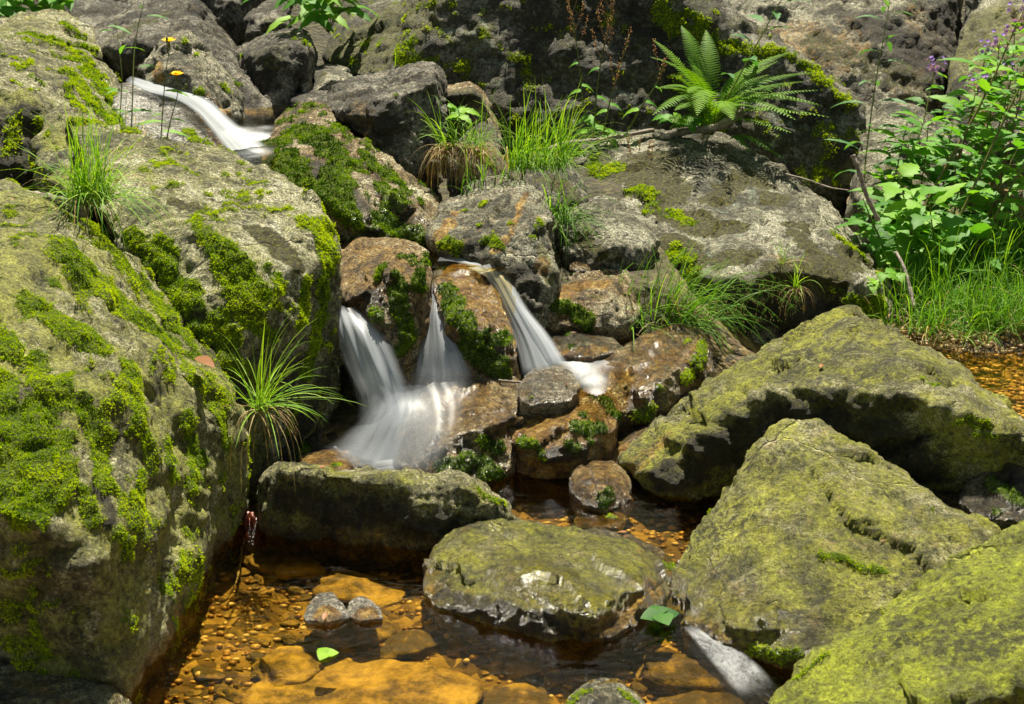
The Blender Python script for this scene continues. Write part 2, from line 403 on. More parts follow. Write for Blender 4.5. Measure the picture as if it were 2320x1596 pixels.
# ------------------------------------------------------------------ rocks
ROCKS = {}
def hull_obj(groups, vox, smooth):
    bm = bmesh.new()
    for pts in groups:
        vs = [bm.verts.new(p) for p in pts]
        r = bmesh.ops.convex_hull(bm, input=vs)
        bmesh.ops.delete(bm, geom=list({e for e in r['geom_interior']+r['geom_unused'] if isinstance(e, bmesh.types.BMVert)}), context='VERTS')
    bmesh.ops.recalc_face_normals(bm, faces=bm.faces)
    me = bpy.data.meshes.new('tmp'); bm.to_mesh(me); bm.free()
    o = bpy.data.objects.new('tmp', me); C.objects.link(o)
    m = o.modifiers.new('r', 'REMESH'); m.mode = 'VOXEL'; m.voxel_size = vox
    s = o.modifiers.new('s', 'SMOOTH'); s.factor = .5; s.iterations = smooth
    dg = bpy.context.evaluated_depsgraph_get()
    out = bpy.data.meshes.new_from_object(o.evaluated_get(dg))
    bpy.data.objects.remove(o); bpy.data.meshes.remove(me)
    return out
MOSS_RS = np.random.RandomState(5)
def strokes(V, N, pr, lst):
    """soft 3D blobs laid along strokes on the rock's own surface"""
    f = np.zeros(len(V)); px, py, d = pr
    view = V-np.array([0, 0, H]); facing = (N*view).sum(1) < 0
    idx = np.where(facing)[0]
    for st in lst:
        s = 1.
        if isinstance(st[-1], (float, int)) and not isinstance(st[0], (float, int)): s = st[-1]; st = st[:-1]
        if isinstance(st[0], (float, int)): st = (st,)
        pts = [np.array(q, float) for q in st]; path = [pts[0]]
        for a, b in zip(pts[:-1], pts[1:]):
            n = max(1, int(np.linalg.norm(b[:2]-a[:2])/(.5*min(a[2], b[2]))))
            path += [a+(b-a)*k/n for k in range(1, n+1)]
        for q in path:
            e = (px[idx]-q[0])**2+(py[idx]-q[1])**2
            near = idx[e < 12**2]
            if len(near) == 0:
                near = idx[[np.argmin(e)]]
                if e.min() > 60**2: continue
            c = near[np.argmin(d[near])]
            r = q[2]*PX(d[c])
            dd = ((V-V[c])**2).sum(1)/(r*r)
            f = np.maximum(f, s*np.clip(1.25-dd, 0, 1))
    return f
def rock(name, label, pts, thick=.35, drop=.15, vox=.012, smooth=4, amp=1., mat='granite', shrink=.86,
         moss=(), stain=(), wet=(), algae=(), grime=(), lichen=(), dry=(), pink=.4, mtone=0., facet=1.35,
         all_algae=0., all_wet=0., all_stain=0., all_grime=0., all_moss=0., all_dry=0., top_moss=0., water=None, seed=0, cat='boulder',
         extra=(), sprig=1., group=None, strata=0.6, holes=()):
    groups = pts if isinstance(pts[0], list) else [pts]
    G = []
    for g_ in groups:
        g_ = [tuple(q) for q in g_]
        cx = np.mean([q[0] for q in g_]); cy_ = np.mean([q[1] for q in g_])
        P = [W(*q) for q in g_]
        P += [W(cx+(q[0]-cx)*shrink, cy_+(q[1]-cy_)*shrink, q[2]+thick) for q in g_]
        if drop:
            for q in g_:
                if q[1] > cy_:
                    w = W(cx+(q[0]-cx)*.93, q[1], q[2]); P.append(w+np.array([0, drop*.35, -drop]))
        G.append(P)
    me = hull_obj(G, vox, smooth)
    n = len(me.vertices)
    V = np.empty(n*3, np.float32); me.vertices.foreach_get('co', V); V = V.reshape(-1, 3).astype(float)
    def normals():
        N = np.empty(n*3, np.float32); me.vertex_normals.foreach_get('vector', N); return N.reshape(-1, 3).astype(float)
    N = normals()
    size = (V.max(0)-V.min(0)).mean(); k = amp*min(1, size/.6)
    sd = seed or (sum(map(ord, label)) % 97)
    # form: rounded swells, planed chips, gneiss layering, pitting
    d = fbm(V*3.2, 3, sd)*.020*k
    w = V+fbm(V*2, 2, sd+3)[:, None]*.1
    bil = np.abs(perlin(w*6.5, sd+5)); d += (np.minimum(bil, .45)-.2)*.012*k
    for cs_, am in ((.17, .085), (.075, .06)):      # broken facets: each cell of the surface tilts its own way
        rr = np.random.RandomState(sd+int(cs_*1000)); q = (V+fbm(V*8, 2, sd+2)[:, None]*.012)/cs_; ci = np.floor(q).astype(int)
        best = np.full(n, 9e9); off = np.zeros(n)
        for ix in (-1, 0, 1):
            for iy in (-1, 0, 1):
                for iz in (-1, 0, 1):
                    c_ = ci+[ix, iy, iz]; hsh = _perm[_perm[_perm[(c_[:, 0]+sd) & 511]+(c_[:, 1] & 511)]+(c_[:, 2] & 511)]
                    sp_ = c_+.5+_grad[hsh]*.45; df = q-sp_; dd_ = (df**2).sum(1); m_ = dd_ < best
                    best = np.where(m_, dd_, best); off = np.where(m_, (df*_grad[(hsh+77) & 511]).sum(1), off)
        d += off*cs_*am*facet*min(1.2, k+.3)
    ax = norm([.35+.3*math.sin(sd), .25, 1.]); h = (w*ax).sum(1)
    lay = perlin(np.c_[h*26, w[:, 0]*2.2, w[:, 1]*2.2], sd+8); d += np.clip(lay, -.35, .45)*.011*strata*k
    d += fbm(V*17, 3, sd+11, .6)*.0058*min(1.2, k+.3)
    d += fbm(V*48, 2, sd+17)*.0046*min(1, k+.2)
    V = V+N*d[:, None]
    me.vertices.foreach_set('co', V.ravel().astype(np.float32)); me.update(); N = normals()
    pr = proj(V)
    up = N[:, 2]
    f = {}
    f['moss'] = strokes(V, N, pr, moss)
    nz = fbm(V*9, 4, sd+20, .6); nz2 = fbm(V*28, 3, sd+24, .6)
    ms = f['moss'] + all_moss + top_moss*sstep(.2, .8, up)
    ms = np.clip(ms, 0, 1.1)
    if len(holes): ms = ms*(1-np.clip(strokes(V, N, pr, holes), 0, 1))
    ms = np.where(ms > .02, ms*1.15 + nz*.75+nz2*.45-.10, 0); ms = np.clip(ms, 0, 1)
    cov = sstep(.36, .62, ms)
    lump = fbm(V*34, 3, sd+30, .6)
    V = V+N*(cov*(.004+.0035*np.clip(lump+.3, 0, 1.3)))[:, None]*min(1, .5+size)
    f['stain'] = np.clip(strokes(V, N, pr, stain)+all_stain, 0, 1)
    f['wet'] = np.clip(strokes(V, N, pr, wet)+all_wet, 0, 1)
    f['algae'] = np.clip(strokes(V, N, pr, algae)+all_algae, 0, 1)
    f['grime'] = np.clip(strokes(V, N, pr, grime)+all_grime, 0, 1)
    f['lichen'] = np.clip(strokes(V, N, pr, lichen), 0, 1)
    f['dry'] = np.clip(strokes(V, N, pr, dry)+all_dry, 0, 1)
    if water is not None:
        b = sstep(water+.07, water+.02, V[:, 2]+nz*.012)
        f['wet'] = np.maximum(f['wet'], b); f['stain'] = np.maximum(f['stain'], b*.42)
        f['grime'] = np.maximum(f['grime'], b*.36)
    cen = np.array([V[:, 0].mean(), V[:, 1].mean(), V[:, 2].min()])
    me.vertices.foreach_set('co', (V-cen).ravel().astype(np.float32))
    def fa(nm, arr):
        a = me.attributes.new(nm, 'FLOAT', 'POINT'); a.data.foreach_set('value', arr.astype(np.float32))
    def ca(nm, *a3):
        a = me.attributes.new(nm, 'FLOAT_COLOR', 'POINT'); a.data.foreach_set('color', np.c_[a3[0], a3[1], a3[2], np.ones(n)].ravel().astype(np.float32))
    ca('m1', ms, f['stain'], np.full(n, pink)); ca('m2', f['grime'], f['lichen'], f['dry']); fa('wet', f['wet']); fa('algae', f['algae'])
    me.polygons.foreach_set('use_smooth', np.ones(len(me.polygons), bool)); me.update()
    me.materials.clear(); me.materials.append(M[mat]); me.name = name
    o = bpy.data.objects.new(name, me); C.objects.link(o); o.location = cen
    tag(o, label, cat, group)
    ROCKS[label] = (o, V, N, pr)
    # moss sprigs
    if sprig and cov.max() > .5:
        seen = ((N*(V-np.array([0, 0, H]))).sum(1) < .15)
        p = np.clip(cov*1.2-.3, 0, 1)*seen
        dm = np.median(pr[2][p > 0]) if (p > 0).any() else 4
        per = sprig*vox*vox*(105000 if dm < 3.4 else 75000 if dm < 4.6 else 38000)
        cnt = MOSS_RS.poisson(p*per); idx = np.repeat(np.arange(n), cnt)
        if len(idx) > 110000: idx = MOSS_RS.choice(idx, 110000, False)
        m = len(idx)
        if m:
            jit = MOSS_RS.normal(size=(m, 3))*vox*.45
            nn = N[idx]; base = V[idx]+jit-nn*(jit*nn).sum(1)[:, None]-nn*.002
            sz = (MOSS_RS.uniform(.6, 1.3, m)*.0036)*(1 if dm < 3.4 else 1.25 if dm < 4.6 else 1.8)
            tone = np.clip(.68+mtone+.26*lump[idx]+MOSS_RS.normal(size=m)*.12+.34*nz[idx], 0, 1)
            Vs = []; var = []
            for b in range(3):
                dr = nn*1.0+MOSS_RS.normal(size=(m, 3))*.62; dr /= np.linalg.norm(dr, axis=1)[:, None]
                sdv = np.cross(dr, MOSS_RS.normal(size=(m, 3))); sdv /= np.linalg.norm(sdv, axis=1)[:, None]+1e-9
                L = sz[:, None]; mid = base+dr*L*.55
                tri = np.stack([mid-sdv*L*.30-dr*L*.4, mid+sdv*L*.30-dr*L*.4, base+dr*L*1.35], 1)
                Vs.append(tri.reshape(-1, 3)); var.append(np.repeat(np.clip(tone+.12*(b-1.5)*.5, 0, 1), 3))
            Vs = np.vstack(Vs); F = np.arange(len(Vs)).reshape(-1, 3)
            mesh_np('moss', Vs, F, M['moss'], o, {'var': np.concatenate(var)}, False, cen)
    return o

# ------------------------------------------------------------------ the boulders (place in photo x, y and distance)
R = rock
R('boulder', 'huge mossy pale boulder filling the lower left corner beside the brown pool',
  [[(0,430,3.75),(60,438,3.7),(130,470,3.55),(230,505,3.7),(330,585,3.6),(400,700,3.42),(470,800,3.3),(522,890,3.2),(545,960,3.17),(540,1190,3.12),(430,1232,3.0),
   (372,1310,2.85),(345,1500,2.52),(300,1600,2.38),(180,560,3.25),(0,650,2.85),(300,800,2.95),(120,880,2.62),(0,1000,2.45),(-60,1160,2.34),
   (-420,700,2.95),(-420,1420,2.62),(-420,430,3.8)],
   [(60,830,2.62),(240,840,2.72),(340,900,2.8),(420,1000,2.95),(200,1185,2.42),(290,1230,2.48),(272,1450,2.43),(235,1330,2.38),(60,1180,2.32),(330,1560,2.45),
    (40,1430,2.5),(500,1180,3.1),(-200,1100,2.4),(-200,1380,2.5)]],
  thick=.5, vox=.0115, smooth=6, amp=1.5, facet=.5, mat='pale', drop=.2, water=0., all_algae=.46, all_moss=.10, pink=.1,
  moss=[((150,540,45),(190,600,60),(260,660,50),(330,730,45),(390,770,35)),((210,500,30),(260,560,35),(330,640,35),(400,720,35),(440,790,25)),
        ((90,700,50),(170,740,60),(230,770,40)),((100,820,45),(130,900,60),(60,950,70),(110,1000,70)),((20,1060,80),(60,1130,70),(140,1060,50)),
        ((190,910,30),(230,1000,30),(230,1090,30)),((300,830,30),(310,900,35),(335,980,28),(350,1060,20)),((430,940,25),(450,1030,35),(440,1090,25)),((385,1000,18),(400,1080,22)),
        ((500,930,22),(520,1000,20)),((0,860,40),(20,960,50)),((200,1120,22),(215,1180,20)),((275,1205,18),(300,1250,20)),((80,1420,18),(100,1480,24)),((160,1530,24),(190,1560,24)),
        ((0,760,30),(40,790,30)),((330,1080,20),(310,1180,18)),(20,1390,20),((420,830,20),(470,880,16),.7),(130,640,22,.8)],
  grime=[((40,1270,90),(130,1330,100),(60,1420,100),(180,1500,70),.42),((120,1200,50),.3),((230,1100,30),(260,1180,30),.7),((300,1060,40),.4),((480,1150,50),.3)],  # lower front strokes also paint in the dark shading of that side
  algae=[((60,520,120),(40,620,100)),((300,1400,70),(320,1500,50)),((450,1180,60),.5)])
R('boulder', 'big pale boulder with a bright moss band and mossy right edge left of the falls',
  [[(150,262,4.3),(230,300,4.3),(300,330,4.25),(400,352,4.2),(520,340,4.2),(600,376,4.1),(700,432,3.95),(752,490,3.85),(772,560,3.8),(762,660,3.72),(745,790,3.66),
   (705,880,3.62),(690,960,3.55),(655,1045,3.5),(590,1140,3.4),(540,1200,3.3),(300,420,3.85),(250,520,3.6),(470,540,3.55),(400,700,3.45),(620,630,3.5),(640,740,3.46),
   (540,800,3.35),(600,1000,3.4),(200,400,4.0),(700,600,3.7),(480,900,3.3),(440,760,3.35)],
   [(86,400,4.1),(88,330,4.25),(120,265,4.35),(160,250,4.4),(230,300,4.35),(200,400,4.1),(150,430,4.0)]],
  thick=.45, vox=.0115, smooth=4, mat='pale', amp=1.15, facet=.6, drop=.25, water=0., all_algae=.2, all_moss=.06, pink=.1,
  moss=[((470,525,30),(520,570,42),(570,620,50),(600,665,42)),((450,510,14),(490,560,22),(530,640,24),(570,700,26),(620,770,20)),((610,600,20),(640,640,24)),
        ((720,500,26),(745,560,32),(750,640,30),(735,720,26),(720,780,22),(700,850,22)),((700,640,20),(690,740,16)),((690,900,20),(665,980,18),.8),
        ((360,560,35),(400,640,40),(440,700,36),(470,760,30)),((480,720,34),(520,790,36),(560,840,26)),((310,600,18),(340,680,22)),
        ((390,405,14),(410,415,10),.8),((440,480,14),(450,500,10)),((650,465,12),.9),((600,440,8),(590,430,8),.9),(560,380,8,.8),((690,440,9),.7),((600,480,7),.7),
        ((640,1080,20),(620,1140,18),.7),((560,1150,12),(570,1190,12),.8),(330,380,14,.6),((300,520,20),(330,600,18),.8),((330,260,16),(300,290,12),.7)],
  dry=[((400,450,20),(450,470,18),(500,470,14),.8),((600,520,45),(650,570,45),(680,590,30),.8),((480,440,12),(520,460,12),.7),((550,500,25),.6)],
  grime=[((350,620,50),(430,760,70),(540,900,60),.8),((680,820,40),(640,900,50),.5),((700,960,40),(660,1040,40),.7),((600,1060,60),(580,1130,60),.35),((150,340,30),(110,380,40),.5)],
  algae=[((600,900,70),(590,1050,60),(590,1150,50),.5),((150,300,60),.8),((130,390,50),.9)])
R('boulder', 'upright boulder at the left edge with a dark face and a moss-covered right slope',
  [[(-220,100,5.0),(0,88,5.2),(60,86,5.3),(110,100,5.35),(190,118,5.4),(240,150,5.3),(300,230,5.1),(330,290,4.95),(325,330,4.75),(220,270,4.6),(150,232,4.5),(95,255,4.4),(88,420,4.3),
   (0,430,4.2),(-220,430,4.2),(0,185,4.42),(-220,200,4.4),(80,215,4.42),(180,330,4.45)]],
  thick=.5, vox=.014, mat='pale', amp=1., drop=.3, all_algae=.2, all_moss=.08, pink=.15,
  moss=[((200,135,30),(230,180,44),(260,220,50),(290,270,50),(310,310,40)),((150,150,20),(190,190,26),(230,240,24)),((250,270,20),(270,300,20)),((60,160,12),(100,180,10),.8),(105,285,16,.9),((150,185,12),(180,240,12),.8),(95,265,10),((130,120,14),(170,125,16),.9)],
  grime=[((60,280,60),(40,340,80),(40,400,70),.62),((20,260,50),.5)], algae=[((20,300,120),(60,380,80),.75)])
R('boulder', 'low mossy hump at the top left edge of the picture',
  [(-60,62,5.9),(20,50,6.0),(100,28,6.1),(150,30,6.1),(200,62,6.0),(245,120,5.8),(200,135,5.55),(110,110,5.5),(60,84,5.5),(-60,90,5.5)],
  thick=.5, vox=.016, mat='pale', all_algae=.3, drop=.3,
  moss=[((60,70,26),(110,75,28),(160,85,26),(210,110,24)),((20,82,14),(60,90,14)),((150,45,16),(190,80,16))])
R('boulder', 'smooth whitish slab under the left edge of the upper cascade',
  [(272,188,5.1),(330,196,5.1),(420,206,5.0),(470,262,4.82),(505,325,4.55),(480,362,4.45),(350,372,4.4),(300,330,4.5),(262,250,4.8),(400,300,4.6)],
  thick=.35, vox=.012, mat='white', amp=.6, drop=.2, pink=.1, stain=[((460,250,16),(490,300,16),(510,330,12))], moss=[((430,290,14),(460,320,18),(480,350,16),.9)],
  wet=[((430,230,30),(490,300,30),(520,335,20))])
R('boulder', 'wedge of light speckled rock beside the upper cascade with a few moss dots',
  [(392,72,5.2),(428,74,5.2),(468,128,5.2),(520,188,5.15),(543,218,5.1),(545,268,5.0),(480,262,4.85),(400,214,4.9),(330,192,5.0),(320,150,5.1),(362,98,5.15),(470,215,4.86),(400,140,4.95)],
  thick=.3, vox=.010, mat='granite', amp=.8, drop=.15, smooth=4,
  moss=[(425,92,8),(450,118,7),(455,165,5),(445,215,16),((510,185,9),(525,205,9)),(385,230,14)], stain=[((340,150,26),(350,180,20),.9),((450,240,30),(520,250,30),.8)],
  grime=[((430,240,22),(500,262,26),.7)], wet=[((480,230,40),.9)])
R('boulder', 'long dark slab with a bright upper edge leaning down to the small upper pool',
  [(202,72,6.2),(330,12,6.4),(400,-14,6.4),(445,-6,6.4),(500,88,6.2),(560,168,5.9),(608,222,5.55),(612,262,5.3),(545,272,5.2),(430,190,5.25),(310,160,5.5),(262,152,5.7),(215,100,5.9),(262,112,5.52),(330,78,5.5),(425,42,5.55),(450,50,5.55),(500,120,5.5),(560,200,5.35)],
  thick=.4, vox=.014, mat='dark', smooth=4, drop=.3, grime=[((300,120,50),(400,100,50),(480,160,50),(560,220,50),.55)], stain=[((560,240,30),(590,250,30),.6)],
  algae=[((250,70,50),(350,30,50),.6)], moss=[((470,120,8),(530,180,8),.8)])
R('boulder', 'dark blocky rock under the leafy plant behind the upper pool',
  [(530,112,5.9),(590,88,5.95),(640,68,6.05),(690,74,6.0),(718,120,5.9),(705,170,5.7),(680,222,5.5),(640,240,5.4),(590,232,5.4),(556,180,5.5),(565,125,5.5),(640,102,5.5),(695,112,5.52)],
  thick=.4, vox=.013, mat='dark', drop=.2, smooth=4, algae=[((600,110,60),.4)], moss=[(668,78,10),(700,90,12),(540,120,8)], grime=[((600,190,50),.5)])
R('rock', 'narrow pale stone standing between the dark blocky rock and the small rounded ones',
  [(684,142,5.65),(696,135,5.7),(705,150,5.65),(702,190,5.5),(685,200,5.45),(678,175,5.5)], thick=.15, vox=.010, mat='granite', amp=.5, cat='rock')
R('rock', 'grey rock at the top of the picture beside the dark cleft',
  [(556,42,6.5),(600,10,6.6),(640,-12,6.65),(656,20,6.5),(657,60,6.4),(600,75,6.35),(556,84,6.4),(610,50,6.3)], thick=.4, vox=.014, mat='dark', algae=[((600,40,40),.5)], cat='rock')
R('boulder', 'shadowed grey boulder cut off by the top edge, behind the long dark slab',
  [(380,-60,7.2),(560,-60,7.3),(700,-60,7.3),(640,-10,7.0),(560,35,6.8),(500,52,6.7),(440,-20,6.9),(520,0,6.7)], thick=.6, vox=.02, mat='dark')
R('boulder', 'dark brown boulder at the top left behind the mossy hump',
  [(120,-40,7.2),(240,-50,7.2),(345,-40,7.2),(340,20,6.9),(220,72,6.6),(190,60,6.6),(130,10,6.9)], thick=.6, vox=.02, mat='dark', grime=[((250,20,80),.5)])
R('rock', 'small rounded grey rock left of the big tilted block',
  [(702,158,5.8),(742,147,5.85),(785,158,5.8),(802,182,5.65),(742,205,5.5),(712,205,5.5),(750,178,5.5)], thick=.25, vox=.011, mat='granite', amp=.7, cat='rock', dry=[(720,165,14,.7)])
R('rock', 'small dark stone lying at the edge of the upper pool',
  [(664,205,5.6),(690,188,5.65),(722,192,5.6),(745,205,5.5),(735,240,5.3),(690,240,5.3),(660,228,5.35)], thick=.2, vox=.011, mat='dark', amp=.7, cat='rock')
R('boulder', 'big tilted block with a light grey top and dark lichen-flecked face',
  [(708,238,5.15),(800,188,5.4),(865,166,5.5),(935,145,5.55),(985,139,5.5),(1000,170,5.4),(1012,212,5.2),(1010,282,4.98),(985,332,4.82),(944,386,4.68),(900,362,4.66),(852,312,4.7),(780,262,4.8),
   (742,246,4.92),(850,224,4.78),(930,202,4.76),(985,186,4.86),(1002,240,4.9)],
  thick=.4, vox=.0115, smooth=4, mat='dark', drop=.05, grime=[((830,240,60),(880,300,60),.55),((960,200,20),.3)], stain=[((800,240,40),(830,290,36),.55)],
  lichen=[((1000,200,20),(935,280,26),(925,320,24)),((985,290,20),(960,250,20))], algae=[((900,190,40),.2)], moss=[(905,205,8,.7)])
R('boulder', 'smooth brownish rock behind the hanging grass, right of the tilted block',
  [(1004,196,5.75),(1040,185,5.8),(1070,184,5.8),(1092,204,5.75),(1112,248,5.6),(1130,290,5.5),(1135,340,5.35),(1050,340,5.2),(1004,280,5.3),(1012,214,5.28),(1075,206,5.26),(1105,262,5.28)],
  thick=.3, vox=.012, mat='brown', amp=.7, algae=[((1060,220,50),.6)])
R('boulder', 'narrow upright rock with a moss cap behind the hanging grass',
  [(1062,290,4.98),(1100,276,5.05),(1124,300,5.0),(1135,400,4.75),(1125,450,4.6),(1060,445,4.5),(1022,440,4.5),(1022,340,4.75),(1085,340,4.72)],
  thick=.25, vox=.011, mat='dark', moss=[((1095,325,18),(1110,360,20)),((1060,330,10),.7)], lichen=[(1070,400,26)], algae=[(1080,300,40,.5)], smooth=4)
R('boulder', 'dark rock thickly grown with deep green moss, sloping down to the middle pool',
  [(640,262,4.92),(700,240,4.95),(735,245,4.9),(592,332,4.6),(650,270,4.8),(760,268,4.85),(830,322,4.78),(900,392,4.68),(962,432,4.52),(1006,476,4.38),(985,522,4.22),(940,545,4.12),
   (880,542,4.08),(800,500,4.05),(745,455,4.12),(590,385,4.42),(620,410,4.35),(700,330,4.5),(860,440,4.2)],
  mtone=-.44, thick=.35, vox=.0105, mat='brown', drop=.15, amp=1.1, all_moss=.22, smooth=3,
  moss=[((620,320,36),(640,370,44),(680,400,40)),((690,280,36),(740,320,44),(790,360,36)),((730,420,40),(780,450,34),(760,380,40),.9),((830,340,16),(880,390,16),(930,425,12)),((860,410,22),(920,450,16),.8),
        ((880,500,36),(930,520,30)),((800,480,24),.9),(960,450,12,.8),((850,370,18),.7)],
  grime=[((700,370,60),(800,450,50),.6),((860,520,50),(940,530,40),.5)], wet=[((900,470,60),(960,500,40),.9),((820,520,50),.8)], pink=.8, dry=[((650,280,26),(690,260,20),.7)])
R('boulder', 'reddish brown block with a long drape of moss between the left and middle falls',
  [(762,562,4.0),(800,553,4.02),(860,547,4.05),(925,549,4.05),(968,570,3.98),(981,620,3.9),(975,700,3.83),(955,775,3.76),(925,832,3.7),(892,790,3.68),(850,715,3.70),(800,692,3.78),(758,672,3.84),
   (880,615,3.78),(810,600,3.88),(960,620,3.80)],
  mtone=-.44, thick=.35, vox=.0095, mat='brown', smooth=5, drop=.1, amp=.9, all_stain=.45, pink=.9, moss=[((920,575,16),(955,590,22),(960,640,24)),((905,620,20),(915,690,30),(930,740,26),(915,800,18)),((865,590,10),(850,620,12),.8),((950,560,12),(975,590,12)),((850,700,20),(880,740,16),.6)],
  grime=[((830,650,30),(860,700,30),.55)], wet=[((850,680,60),(900,760,50),.9)])
R('boulder', 'wet orange rock with a dark mossy left side between the middle and right falls',
  [(995,628,3.92),(1016,606,3.97),(1055,602,4.0),(1094,616,3.96),(1110,668,3.88),(1150,728,3.80),(1172,785,3.74),(1168,855,3.68),(1080,860,3.66),(1005,730,3.74),(988,665,3.84),(1060,740,3.70),(1040,650,3.86)],
  mtone=-.44, thick=.3, vox=.0095, mat='brown', smooth=5, drop=.15, all_stain=.6, all_wet=.7, pink=.9,
  moss=[((1008,640,18),(1020,690,26),(1045,730,28)),((1080,790,36),(1120,820,34),(1150,840,20)),((1060,770,20),(1150,760,20))], grime=[((1080,760,40),(1130,800,40),.5)])
R('boulder', 'large pale rock with an orange left side and a raised rib, above the right fall',
  [(968,522,4.2),(1000,472,4.35),(1058,426,4.5),(1120,411,4.52),(1160,418,4.48),(1195,420,4.45),(1228,455,4.25),(1247,520,4.14),(1259,600,4.04),(1256,672,3.95),(1230,728,3.88),(1196,700,3.9),(1142,612,3.98),(1060,582,4.0),(990,552,4.08),
   (1140,600,3.93),(1150,540,4.0),(1172,470,4.2),(1200,440,4.25),(1080,560,4.03)],
  thick=.4, vox=.010, mat='granite', smooth=4, drop=.1, pink=.9, amp=1.1,
  stain=[((985,530,26),(1010,500,22),(1030,470,14)),((1190,430,10),(1165,480,12),(1150,530,14),(1120,560,12),.9),((1230,600,30),.6)],
  moss=[((1085,460,12),.8),((1050,470,8),.7),((1090,540,16),(1130,545,16)),((1000,545,20),(1030,560,16)),((1210,540,10),(1230,500,12),.7),((1160,500,9),.7),((1080,505,7),.7)],
  grime=[((1190,620,50),(1220,680,40),.6),((1080,450,18),.4)], algae=[((1240,560,20),(1250,620,20),.8)])
R('rock', 'rounded light grey rock between the pale ribbed rock and the great flat boulder',
  [(1262,512,4.5),(1298,462,4.62),(1370,444,4.68),(1430,460,4.65),(1482,492,4.55),(1497,530,4.42),(1480,572,4.3),(1420,602,4.2),(1330,602,4.2),(1278,572,4.28),(1400,556,4.18),(1340,500,4.4)],
  thick=.3, vox=.010, mat='granite', amp=.9, cat='rock', dry=[((1310,530,30),(1350,570,30),.75)], pink=.0, drop=.1, grime=[((1430,585,40),.5)])
R('rock', 'dark mossy rock half hidden behind the middle grass tufts',
  [(1190,350,5.1),(1260,352,5.1),(1310,395,5.0),(1333,450,4.8),(1260,475,4.65),(1190,440,4.65),(1250,400,4.75)], thick=.3, vox=.012, mat='dark', cat='rock', dry=[((1260,400,50),.7)], algae=[(1300,430,40,.5)])
R('boulder', 'great flat-topped grey boulder blotched with lichen and brown moss, right of centre',
  [(1308,362,5.35),(1318,325,5.45),(1345,308,5.50),(1400,310,5.55),(1450,300,5.60),(1530,291,5.65),(1620,302,5.65),(1690,334,5.55),(1760,390,5.35),(1868,450,5.15),(1902,520,4.97),(1985,590,4.75),(2025,650,4.55),(2028,735,4.35),
   (1900,775,4.23),(1720,772,4.20),(1640,742,4.22),(1560,662,4.30),(1497,592,4.43),(1420,470,4.97),(1335,440,5.13),(1308,400,5.25),(1520,545,4.47),(1590,630,4.27),(1700,640,4.20),(1780,610,4.23),(1900,600,4.35),(1960,640,4.30)],
  thick=.6, vox=.0125, mat='granite', smooth=4, drop=.2, amp=1.0, pink=.0, all_dry=.30, all_moss=.02,
  dry=[((1480,350,70),(1500,420,70),(1440,390,60),.62),((1500,470,50),(1560,490,60),(1650,510,50),.75),((1620,440,40),(1700,380,30),(1760,440,40),.5),((1540,540,50),(1560,590,40),.8),((1780,620,50),(1860,600,60),(1960,560,50),.75),((1700,560,30),(1640,580,30),.6),((1350,350,30),(1340,400,40),.8),((1800,500,40),(1850,560,40),.5),((1900,640,50),.6)],
  grime=[((1560,680,50),(1620,670,50),(1720,680,60),(1820,670,60),.6),((1620,690,60),(1700,710,70),(1800,720,80),(1900,720,80),.66),((1960,640,50),.4),((1540,640,30),.5),((1380,430,40),.4)],  # front-face strokes paint shade on top of the mossy crust
  moss=[((1340,350,24),(1330,400,20),(1400,370,24),.62),((1440,420,40),(1500,470,40),(1560,500,36),.6),((1530,560,30),(1560,610,30),(1540,650,24),.62),((1890,520,8),(1960,570,10),(2010,630,10),.8),((1900,660,12),(1950,690,26),(2000,700,26),.8)], lichen=[((1680,420,120),(1600,560,80),.6)])
R('rock', 'small wet red-brown pebble resting on the flat orange ledge',
  [(1288,600,4.22),(1300,592,4.24),(1320,589,4.25),(1342,593,4.24),(1348,606,4.21),(1332,620,4.17),(1308,622,4.17),(1291,612,4.19),(1316,604,4.18)], thick=.07, drop=.0, vox=.005, mat='brown', amp=.5, all_wet=1, all_stain=.4, cat='pebble')
R('rock', 'flat orange ledge with a dark moss cushion on its lower left, beside the long grass',
  [(1222,690,4.0),(1262,645,4.1),(1330,620,4.18),(1440,594,4.28),(1472,610,4.25),(1468,680,4.1),(1425,745,3.95),(1340,745,3.92),(1255,735,3.92),(1232,720,3.94),(1390,645,4.02),(1300,660,4.0)],
  mtone=-.44, thick=.3, vox=.0095, mat='brown', smooth=4, cat='rock', moss=[((1250,680,18),(1290,695,26),(1330,710,22)),((1460,625,12),(1450,660,14)),(1340,740,14,.7)], stain=[((1280,650,40),(1350,630,40),.8)], wet=[((1300,640,50),.8)], pink=.8, water=.2)
R('rock', 'low wet rock awash at the foot of the orange ledge',
  [(1240,764,3.92),(1275,742,3.97),(1340,740,4.0),(1395,762,3.92),(1413,792,3.83),(1340,810,3.76),(1262,806,3.78),(1320,765,3.84)], mtone=-.44, thick=.2, vox=.0085, mat='granite', amp=.6, all_wet=1, cat='rock', moss=[(1290,775,10),(1285,748,9)], stain=[((1300,790,30),(1370,790,30),.7)], pink=.8, water=.2)
R('boulder', 'glistening orange boulder sloping right of the foaming shelf pool',
  [(1345,832,3.78),(1400,798,3.82),(1478,746,3.95),(1530,732,4.0),(1590,744,4.0),(1617,790,3.9),(1618,832,3.8),(1560,890,3.68),(1480,955,3.56),(1400,935,3.6),(1350,880,3.68),(1500,860,3.62),(1590,790,3.82)],
  thick=.3, vox=.009, mat='brown', smooth=5, all_stain=.5, all_wet=.85, pink=1, drop=.15, amp=.9,
  moss=[((1600,770,10),(1590,820,16),(1560,860,14)),(1555,765,9),((1480,920,10),(1440,945,16)),(1500,890,9,.7)], algae=[((1580,740,14),.6)], water=.2)
